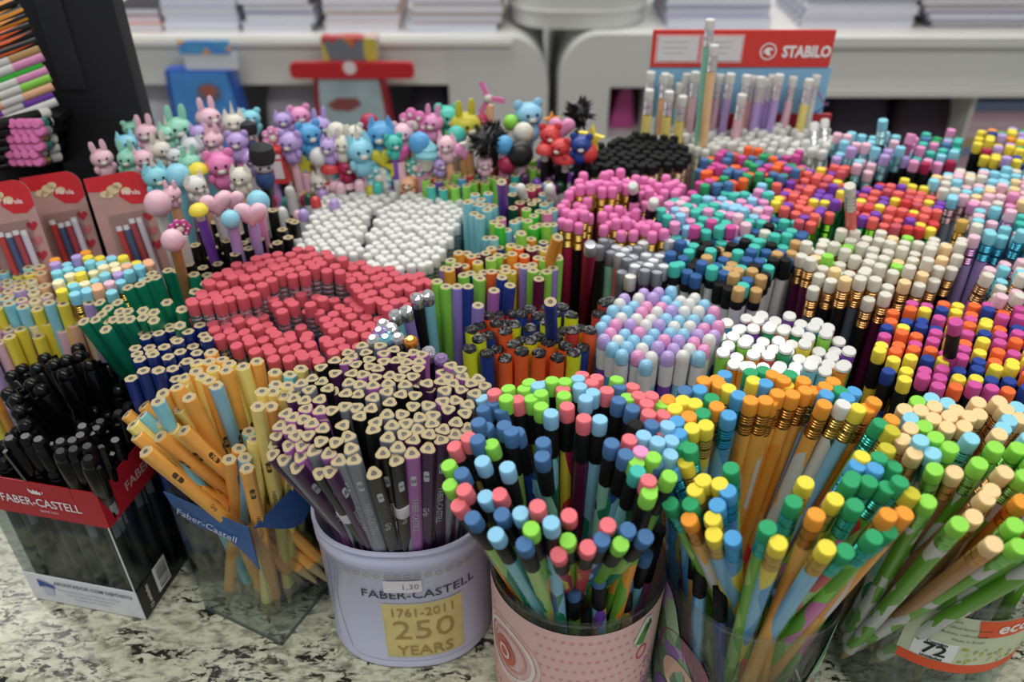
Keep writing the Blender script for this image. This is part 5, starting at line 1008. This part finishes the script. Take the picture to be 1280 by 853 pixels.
# ------------------------------------------------------------------ blister cards with hearts
def card(u0, v0, u1, v1, u2, v2, y, label, seed):
    """upper left, upper right, lower right corner in the photograph; the card leans back a little"""
    a = at_y(u0, v0, y); b = at_y(u1, v1, y+.004); zc = at_y(u2, v2, y-.012); W = (b-a).length; ex = (b-a).normalized(); ey = (zc-b); H = ey.length+.035; ey.normalize(); ex = (ex-ey*ex.dot(ey)).normalized(); nn = ex.cross(ey); nn = nn if nn.y < 0 else -nn
    o0 = a; e = empty('blister_card', tuple(o0+ey*H), label, 'packaging'); f = lambda p, q, d=0: o0+ex*p+ey*q+nn*d
    CR = M('c9222c', .45); PC = M('b48c86', .55, noise=.10, nscale=120)
    rr = .010; pts = [(0, 0), (W-rr, 0)]+[(W-rr+rr*math.sin(math.pi/2*i/6), rr-rr*math.cos(math.pi/2*i/6)) for i in range(1, 7)]+[(W, H), (0, H)]
    mb = MB(); mb.prism(pts, 0, -.0006, PC, f); B = [mb.build('backing')]
    mb = MB(); pt = [(0, 0), (W-rr, 0)]+[(W-rr+rr*math.sin(math.pi/2*i/6), rr-rr*math.cos(math.pi/2*i/6)) for i in range(1, 7)]+[(W, .018), (W-.006, .022), (W-.014, .021), (W-.020, .015), (W*.5, .0115), (.004, .0095), (0, .009)]
    flatpoly(mb, pt, lambda p, q: f(p, q, .0003), CR); B.append(mb.build('red_header', label='red card header'))
    mb = MB()
    for k, (p, q, s) in enumerate(((.05, .012, .006), (.2, .010, .008), (.28, .008, .006), (.4, .012, .006), (.12, .013, .005))): disc(mb, W*(.22+p), q, s*.55, lambda p, q: f(p, q, .0005), M('d9c39a', .5), 9, s*.4)
    B.append(mb.build('gold_print'))
    v_, f_ = text_verts('Pérola', .0045, 1, .0001); mb = MB(); mb.v = [tuple(f(W-.012+p, .0135-q+.14*p, .0006)) for p, q in v_]
    for q in f_: mb.face(q, M('f0d8d8', .5))
    B.append(mb.build('header_lettering'))
    mb = MB()
    for k in range(3):
        hw = .0042; flatpoly(mb, [(W-.0055+x*hw*1.7, .031+k*.0098-y_*hw*1.5) for x, y_ in HEART], lambda p, q: f(p, q, .0004), M(('b02030', 'c06a70', 'b02838')[k], .5))
    B.append(mb.build('heart_print', label='three printed hearts'))
    r = random.Random(seed); x = W*.30
    for k, c in enumerate(('c83838', '4a5a88', 'b04050', 'd8d0e0')):
        mb = MB(); q0 = .032+r.uniform(-.002, .002); rad = .0021; mb.v = []
        ring = lambda q, s: [tuple(f(x+rad*s*math.cos(t)+q*.05, q, .0028+rad*s*math.sin(t))) for t in [2*math.pi*i/8 for i in range(8)]]
        mb.loft([ring(q0, .9), ring(q0+.003, 1), ring(q0+.003, 1), ring(H-.01, 1)], [M('e8e8ea', .3), M('e8e8ea', .3), M(c, .35)]); B.append(mb.build('mini_pencil', None, True)); x += .0048
    mb = MB(); bx0, bx1, by0, by1 = W*.22, W*.22+.024, .026, H-.006
    mb.loft([[f(bx0, by0, .0008), f(bx1, by0, .0008), f(bx1, by1, .0008), f(bx0, by1, .0008)], [f(bx0+.001, by0+.001, .0065), f(bx1-.001, by0+.001, .0065), f(bx1-.001, by1, .0065), f(bx0+.001, by1, .0065)]], clear('f4f4f4', .5)); B.append(mb.build('clear_blister'))
    for b in B: child_world(b, e)
card(24, 223, 99, 226, 128, 322, .520, 'blister card with red header and hearts, middle of the card row', 1)
card(104, 224, 182, 227, 213, 330, .505, 'blister card with red header and hearts, rightmost of the card row', 2)
card(-45, 236, 35, 238, 66, 330, .490, 'blister card with red header and hearts, second from left in card row', 3)
card(-85, 300, -12, 293, 10, 380, .475, 'blister card cut by the left edge of the photo', 4)
mb = MB()
x0, x1 = -.42, -.185
mb.box((x0, .452, .001), (x1-.02, .458, .06), M('8c8480', .6)); mb.box((x0, .459, .001), (x1, .53, .012), M('8c8480', .6)); mb.build('card_holder', None, label='low grey rack holding the blister cards', cat='rack')

# ------------------------------------------------------------------ black display tower with lying pencils at the left edge
yT = .60; zt_ = at_y(100, -60, yT).z
tw = empty('display_tower', (at_y(100, 200, yT).x, yT, 0), 'tall black display tower at the left edge', 'display')
xr = at_y(180, 150, yT).x; xl = at_y(60, 150, yT).x
mb = MB(); mb.box((xl, yT, 0), (xr, yT+.006, .47), M('1d1e22', .55, noise=.15, nscale=20)); o = mb.build('front_panel', label='matt black front panel'); child_world(o, tw)
mb = MB(); mb.box((xr-.006, yT+.006, 0), (xr, yT+.016, .47), M('26272c', .55)); mb.box((xl-.12, yT+.0985, 0), (xl+.02, yT+.103, .47), M('26272c', .55)); o = mb.build('side_panel'); child_world(o, tw)
mb = MB(); mb.box((xl+.018, yT-.0015, .235), (xr-.035, yT, .47), M('292a30', .5)); o = mb.build('raised_panel'); child_world(o, tw)
mb = MB(); mb.box((xl-.12, yT-.05, .150), (xl+.02, yT+.098, .156), M('141416', .5)); mb.box((xl-.12, yT-.05, .216), (xl+.02, yT+.098, .221), M('141416', .5)); mb.box((xl-.12, yT-.05, 0), (xl-.114, yT+.098, .156), M('141416', .5)); mb.box((xl+.005, yT-.05, 0), (xl+.011, yT-.001, .156), M('141416', .5)); o = mb.build('shelf_ledge'); child_world(o, tw)
def lying(rows, label_fn, group):
    for i, (u, v, ub, vb, yy, st, col, body, fer, L, dy) in enumerate(rows):
        p = at_y(u, v, yy); b = at_y(ub, vb, yy+dy); d = (p-b).normalized(); q = p-d*L; fn = STY[st]; ps = fn(L, body, fer, col); m = frame(q, p, twist=.3*i)
        e = empty('pencil', None, label_fn(i), 'pencil', group, mat=m)
        for pn, me, zz in ps: o = bpy.data.objects.new(pn, me); C.objects.link(o); o.parent = e; o.location = (0, 0, zz)
up = []
ucols = [(0, 'orange'), (1, 'orange'), (2, 'orange'), (3, 'neon_orange'), (4, 'neon_orange'), (5, 'neon_orange'), (6, 'tan'), (7, 'pink'), (8, 'brightgreen'), (9, 'pink'), (10, 'lime'), (11, 'apricot'), (12, 'purple'), (13, 'white')]
ends = [(18, 2), (28, 12), (32, 20), (37, 31), (40, 41), (45, 50), (48, 60), (53, 70), (52, 80), (58, 87), (62, 96), (65, 107), (65, 117), (70, 126)]
for (i, c), (u, v) in zip(ucols, ends):
    up.append((u, v, u-70, v+26, yT-.03, 'sleeve' if i > 5 and i != 8 else 'rwood', c, ('z', c, 'charcoal', 'charcoal') if i < 6 else c, 'silver', .12, -.02))
    if i < 6: up.append((u-3, v+5, u-72, v+31, yT-.024, 'sleeve', 'black', 'charcoal', 'silver', .12, -.02))
lying(up, lambda i: f"{nice(up[i][6])} pencil lying in the tower pile, {ordn(i+1)} from the top", 'pencils lying in the black tower')
ip = 0
for r_i in range(6):
    for c_i in range(5):
        u, v = 4+c_i*10+(5 if r_i % 2 else 0)-r_i*.5, 155+r_i*9.5; p = at_y(u, v, yT-.06-.002*c_i); b = at_y(u+55, v-8, yT+.05); d = (p-b).normalized(); q = p-d*.14
        ps = st_eraser(.14, 'black', '', '') if False else st_eraser(.14, 'charcoal', ['gold', 'teal', 'white'][(r_i+c_i) % 3], 'hotpink', 'hex', .0034, .013, .009, 'ridged')
        e = empty('pencil', None, f"bright pink eraser pencil lying in lower tower shelf, {ordn(c_i+1)} across, {ordn(r_i+1)} down", 'pencil', 'pink tipped pencils lying in the black tower', mat=frame(q, p, twist=.2))
        for pn, me, zz in ps: o = bpy.data.objects.new(pn, me); C.objects.link(o); o.parent = e; o.location = (0, 0, zz)
dk = [(62+i*3, 140+i*11, 20, 150+i*11, yT-.035, 'black', 'white', 'charcoal', 'charcoal', .13, -.02) for i in range(6)]
lying(dk, lambda i: f"black pencil with white tip lying at right of the pink tips, {ordn(i+1)} down", 'black pencils lying in the tower')

# ------------------------------------------------------------------ novelty pencils with figure toppers
def topper(e, kind, col, s, z0, col2='ivory'):
    """s: overall size in metres; made of joined rounded solids, top of the barrel at z0"""
    m = M(K.get(col, col), .4, noise=.04); m2 = M(K.get(col2, col2), .4); dk_ = M('1a1a1c', .3); mb = MB(); h = s/2
    def part(name, f): q = MB(); f(q); q.build(name, e, True)
    if kind in ('rabbit', 'bear', 'cat', 'unicorn'):
        mb.ball((0, 0, z0+h*.40), (h*.56, h*.52, h*.55), m, 12, 7); mb.ball((0, 0, z0+h*1.15), (h*.68, h*.66, h*.54), m, 14, 8)
        for sx in (-1, 1): mb.ball((h*.30, sx*h*.48, z0+h*.62), (h*.18, h*.18, h*.26), m, 8, 5)
        mb.build('figure', e, True)
        for sx in (-1, 1):
            if kind == 'rabbit': part('ear', lambda q: q.ball((h*.05, sx*h*.30, z0+h*1.85), (h*.13, h*.18, h*.45), m, 8, 6))
            elif kind == 'bear': part('ear', lambda q: q.ball((0, sx*h*.46, z0+h*1.62), (h*.14, h*.24, h*.24), m, 8, 6))
            else: part('ear', lambda q: q.lathe([(h*.26, z0+h*1.45), (h*.02, z0+h*2.0)], m, 6, c=(0, sx*h*.38)))
            part('eye', lambda q: q.ball((h*.62, sx*h*.22, z0+h*1.25), h*.08, dk_, 6, 4))
        part('muzzle', lambda q: q.ball((h*.60, 0, z0+h*1.02), (h*.16, h*.20, h*.14), m2, 8, 5))
        if kind == 'unicorn': part('horn', lambda q: q.lathe([(h*.13, z0+h*1.7), (h*.01, z0+h*2.4)], m2, 7))
    elif kind == 'ball': mb.ball((0, 0, z0+h*.95), (h*.95, h*.95, h), m, 16, 10); mb.build('figure', e, True)
    elif kind == 'heart':
        rings = []; pts = [(math.sin(t)**3*1.05, (13*math.cos(t)-5*math.cos(2*t)-2*math.cos(3*t)-math.cos(4*t))/16) for t in [2*math.pi*i/24 for i in range(24)]]
        for d, k in ((-.42, .45), (-.36, .75), (-.2, .95), (0, 1), (.2, .95), (.36, .75), (.42, .45)): rings.append([(d*h, -x*h*k, z0+h*.95+y*h*k) for x, y in pts])
        mb.loft(rings, m); mb.build('figure', e, True)
    elif kind == 'flower':
        for i in range(7):
            a = 2*math.pi*i/7; mb.ball((0, h*.62*math.cos(a), z0+h+h*.62*math.sin(a)), (h*.22, h*.36, h*.36), m, 8, 6)
        mb.build('petals', e, True); part('centre', lambda q: q.ball((h*.1, 0, z0+h), (h*.3, h*.34, h*.34), m2, 10, 6))
        if col2 == 'dots': pass
        for i in range(7):
            a = 2*math.pi*i/7; part('dot', lambda q: q.ball((h*.22, h*.62*math.cos(a), z0+h+h*.62*math.sin(a)), (h*.05, h*.13, h*.13), M('f0ece0', .4), 6, 4))
    elif kind == 'booth':
        mb.box((-h*.42, -h*.42, z0), (h*.42, h*.42, z0+h*1.9), m); mb.box((-h*.48, -h*.48, z0+h*1.9), (h*.48, h*.48, z0+h*2.05), m); mb.box((-h*.46, -h*.46, z0-h*.06), (h*.46, h*.46, z0+h*.08), m); mb.build('figure', e)
        q = MB(); q.box((h*.42, -h*.28, z0+h*.25), (h*.45, h*.28, z0+h*1.35), M('e4dcdc', .4)); q.build('window_pane', e); q = MB(); q.box((h*.42, -h*.3, z0+h*1.5), (h*.45, h*.3, z0+h*1.75), M('f0e4e4', .4)); q.build('sign_strip', e)
    elif kind == 'guard':
        mb.ball((0, 0, z0+h*.45), (h*.42, h*.42, h*.5), M('2c4a7c', .5), 12, 7); mb.build('body', e, True); part('head', lambda q: q.ball((0, 0, z0+h*1.1), (h*.45, h*.45, h*.36), M('c9c4c4', .5), 12, 7))
        part('hat', lambda q: q.lathe([(h*.5, z0+h*1.25), (h*.56, z0+h*1.5), (h*.5, z0+h*1.9), (h*.2, z0+h*2.08)], M('1c1c20', .7), 12))
        for sx in (-1, 1): part('eye', lambda q: q.ball((h*.42, sx*h*.18, z0+h*1.12), h*.07, dk_, 6, 4))
    elif kind == 'mushroom':
        mb.lathe([(h*.95, z0+h*1.0), (h*.98, z0+h*1.15), (h*.75, z0+h*1.6), (h*.3, z0+h*1.85)], m, 14); mb.build('cap', e, True); part('stem', lambda q: q.lathe([(h*.42, z0), (h*.38, z0+h*1.05)], m2, 12))
    elif kind == 'cupcake':
        part('base', lambda q: q.lathe([(h*.4, z0), (h*.6, z0+h*.8)], m2, 12)); mb.lathe([(h*.72, z0+h*.8), (h*.78, z0+h*1.0), (h*.6, z0+h*1.25), (h*.62, z0+h*1.35), (h*.35, z0+h*1.65), (h*.1, z0+h*1.95)], m, 14); mb.build('icing', e, True)
    elif kind == 'star':
        pts = [((1 if i % 2 == 0 else .45)*math.cos(math.pi*i/5+math.pi/2)*h, (1 if i % 2 == 0 else .45)*math.sin(math.pi*i/5+math.pi/2)*h) for i in range(10)]; mb.prism(pts, -h*.22, h*.22, m, lambda a, b, d: (d, a, z0+h+b)); mb.build('figure', e)
    elif kind == 'windmill':
        for i in range(3):
            a = 2*math.pi*i/3+.5; q = MB(); q.box((0, -h*.16, 0), (h*.14, h*.16, h*1.1), m, Matrix.Translation((h*.1, 0, z0+h*.5)) @ Matrix.Rotation(a, 4, 'X')); q.build('blade', e)
        part('hub', lambda q: q.ball((h*.2, 0, z0+h*.5), h*.28, m2, 10, 6))
    elif kind == 'pompom':
        r = random.Random(int(s*1e5)); mb.ball((0, 0, z0+h), h*.6, m, 10, 7)
        for i in range(60):
            d = Vector((r.gauss(0, 1), r.gauss(0, 1), r.gauss(0, 1))).normalized(); t = d.orthogonal().normalized()*h*.14; b = Vector((0, 0, z0+h)); p = len(mb.v); mb.v += [tuple(b+d*h*.5+t), tuple(b+d*h*.5-t), tuple(b+d*h*1.05)]; u_ = d.cross(t); mb.v.append(tuple(b+d*h*.5+u_)); mb.face((p, p+1, p+2), m); mb.face((p+1, p+3, p+2), m); mb.face((p+3, p, p+2), m)
        mb.build('tuft', e)
CAPS = {'yellow': 'silver'}
TOP = """147,152,32,rabbit,lilac 184,170,27,rabbit,babypink 160,182,25,cat,ltblue 163,200,27,rabbit,mint 130,200,26,rabbit,babypink 222,166,34,rabbit,mint 262,152,30,rabbit,babypink 293,158,28,unicorn,ivory 200,190,26,rabbit,ivory
240,186,26,cat,silver 268,178,24,rabbit,babypink 195,222,30,unicorn,aqua 222,219,27,ball,ltblue 197,252,28,ball,babypink 215,297,24,ball,babypink 270,252,30,heart,babypink 289,247,26,heart,babypink 313,264,32,heart,babypink 322,250,24,ball,ltblue
288,272,20,ball,ltblue 249,214,22,mushroom,yellow 249,263,20,mushroom,yellow 276,208,34,bear,hotpink 301,222,26,cat,ivory 328,208,36,guard,navy 351,204,34,booth,red 224,283,24,flower,magenta 383,252,30,flower,dull 365,180,28,bear,lilac
297,180,26,bear,lilac 386,170,30,bear,blue 341,173,26,flower,pink 375,148,26,bear,pink 400,160,26,rabbit,lilac 312,172,24,guard,slate 381,205,20,star,dull 398,195,20,ball,white 413,212,22,mushroom,red 400,228,22,cat,ivory
432,210,22,bear,crimson 350,252,26,star,pink 410,238,22,booth,red 420,232,18,ball,babypink 452,190,34,unicorn,ltblue 478,170,34,cat,blue 503,168,26,bear,babypink 517,156,36,flower,hotpink 540,156,26,rabbit,pink 556,150,32,bear,teal
583,160,36,rabbit,dull 532,190,34,cupcake,aqua 560,182,24,cat,babypink 475,222,32,flower,aqua 457,232,22,star,teal 466,240,22,mushroom,dull 495,208,26,star,dull 524,178,24,ball,blue 605,176,38,pompom,black 618,165,30,pompom,black
612,112,32,windmill,hotpink 662,147,34,bear,sky 688,170,26,bear,red 651,190,28,ball,charcoal 655,165,22,ball,ivory 702,158,26,heart,pink 723,142,36,pompom,black 738,172,28,star,yellow 700,185,24,bear,red 630,180,20,ball,blue 706,200,22,mushroom,red
725,182,26,bear,navy 579,186,22,heart,pink 510,230,20,bear,apricot 492,180,22,bear,teal 428,182,24,rabbit,ivory 445,168,22,bear,ivory 586,180,20,star,ivory 638,152,16,ball,lime 735,190,20,ball,red 690,150,18,star,orange 548,205,20,cat,lilac
412,185,24,unicorn,lilac 420,165,22,ball,ivory 500,190,20,heart,magenta 571,168,20,ball,teal 435,232,20,cupcake,babypink 243,232,26,cat,white 236,205,26,rabbit,mint 210,170,24,unicorn,mint 180,200,24,cat,babypink 313,200,22,cat,lilac"""
tops = []
for q in TOP.split():
    u, v, s, k, c = q.split(','); tops.append((float(u), float(v), float(s), k, c))
rt = random.Random(21)
for _ in range(900):
    u, v = rt.uniform(122, 725), rt.uniform(150, 262)
    if (u < 205 and v > 205) or (u < 152 and v < 182) or (u > 345 and v > 226) or (u > 470 and v > 212) or (u > 560 and v > 205): continue
    if all((u-t[0])**2+(v-t[1])**2 > 19**2 for t in tops):
        left = u < 300; k = rt.choice(['rabbit', 'rabbit', 'bear', 'cat', 'ball', 'unicorn'] if left else ['bear', 'cat', 'ball', 'flower', 'mushroom', 'star', 'heart', 'cupcake']); c = rt.choice(['babypink', 'mint', 'ltblue', 'lilac', 'silver'] if left else ['babypink', 'aqua', 'lilac', 'teal', 'blue', 'crimson', 'ivory', 'dull', 'purple', 'pink'])
        if u > 590: c = rt.choice(['red', 'navy', 'black', 'crimson', 'babypink', 'orange'])
        tops.append((round(u), round(v), rt.uniform(18, 24), k, c))
centers = [(-.36+.09, .53), (-.17, .52), (-.08, .56), (.0, .60), (-.03, .60), (.07, .62)]
cups = {}
NOV = []
seenl = {}
allu = {}
for t in tops: allu.setdefault((t[3], t[4]), []).append(t)
KN = {'guard': 'palace guard', 'booth': 'red phone booth', 'mushroom': 'dome cap', 'pompom': 'spiky tuft'}
for u, v, s, k, c in tops:
    z = .205 if v > 130 else .225
    if u > 345: z = min(z, at_y(u, v, .575).z)
    p = at(u, v, z); dep = p.y*CT-(p.z-CAM_H)*ST; size = s*dep/FPX*(1.35 *1.2 if k in ('rabbit', 'bear', 'cat', 'unicorn', 'guard') else 1.25)
    tipz = p-Vector((0, 0, size*.5))
    reg = 0 if u < 245 else 1 if u < 345 else 2 if u < 440 else 3 if u < 560 else 4 if u < 640 else 5
    cups.setdefault(reg, []).append((tipz, size, k, c, u, v))
for reg, L_ in cups.items():
    cx = sum(t[0].x for t in L_)/len(L_); cy = sum(t[0].y for t in L_)/len(L_)
    bs = []
    for tipz, size, k, c, u, v in L_:
        b = Vector((cx+(tipz.x-cx)*.55, cy+(tipz.y-cy)*.55, .004)); bs.append(b); same = sorted(allu[(k, c)], key=lambda t: t[0]); j = [i for i, t in enumerate(same) if t[0] == u and t[1] == v][0]
        nm = KN.get(k, k); cc = {'booth': ''}.get(k, ('grey-coated ' if c == 'slate' else 'blue-coated ') if k == 'guard' else nice(c)+' ')
        pos = '' if len(same) == 1 else f", {'leftmost' if j == 0 else 'rightmost' if j == len(same)-1 else ordn(j+1)+' from left'} such"
        lab = f"pencil topped with {cc}{nm}{pos}, {('left end of the toppers', 'above the black pencils', 'below the white blocks back', 'below the grey pack', 'near the dark tuft', 'by the black erasers')[reg]}"
        d = (tipz-b); L0 = d.length; cam_az = math.atan2(-p.y, -p.x); zz = d.normalized()
        x = Vector((-b.x, -b.y, .2)); x = (x-zz*x.dot(zz)).normalized(); y = zz.cross(x); a = random.uniform(-.5, .5); x2 = x*math.cos(a)+y*math.sin(a); m = Matrix((x2, zz.cross(x2), zz)).transposed().to_4x4(); m.translation = b
        e = empty('novelty_pencil', None, lab, 'pencil', None, mat=m)
        LQ = round(L0, 2); bc = random.choice(['pink', 'lilac', 'aqua', 'apricot', 'babypink', 'kraft', 'white', 'purple'])
        o = put('barrel', barrel('hex', .0034, L0 if abs(L0-LQ) < 0 else LQ, bc if c not in ('red', 'black', 'navy') else 'charcoal'), e, loc=(0, 0, L0-LQ))
        topper(e, k, c, size, L0-.0005, 'ivory')
    bx = [b.x for b in bs]; by = [b.y for b in bs]
    supercup('pencil_cup', ((max(bx)+min(bx))/2, (max(by)+min(by))/2), (max(bx)-min(bx))/2+.008, (max(by)-min(by))/2+.008, .095, clear('f0f4f6'), f"clear plastic cup holding the novelty pencils, {('far left', 'above the black pencils', 'left of the grey red pack', 'below the grey red pack', 'near the dark tuft', 'left of the black erasers')[reg]}")
# plain pencils filling the ground between the toppers
cluster([(300, 228), (345, 232), (420, 222), (450, 205), (560, 205), (600, 190), (745, 185), (735, 200), (640, 202), (560, 215), (500, 232), (440, 240), (395, 268), (330, 282), (300, 262)], 'among the toppers', 'small eraser pencil', 'small eraser pencils between the toppers', [('white', 3), ('babypink', 2), ('crimson', 1.5), ('dkgreen', 1), ('teal', 1), ('lilac', 1), ('red', 1), ('purple', 1)], 'dome', z=.172, sp=.014, jz=.008, body=['lilac', 'crimson', 'dkgreen', 'aqua', 'charcoal', 'pink'], parts=False, cup=False)
cluster([(120, 225), (160, 215), (215, 232), (300, 235), (300, 268), (228, 262), (205, 250), (190, 232)], 'below the rabbits', 'small dark pencil', 'small pencils below the rabbits', [('purple', 1), ('lilac', 1), ('charcoal', 2), ('kraft', 1), ('slate', 1)], 'dome', z=.150, sp=.013, jz=.01, body=['charcoal', 'kraft', 'slate'], parts=False, cup=False)
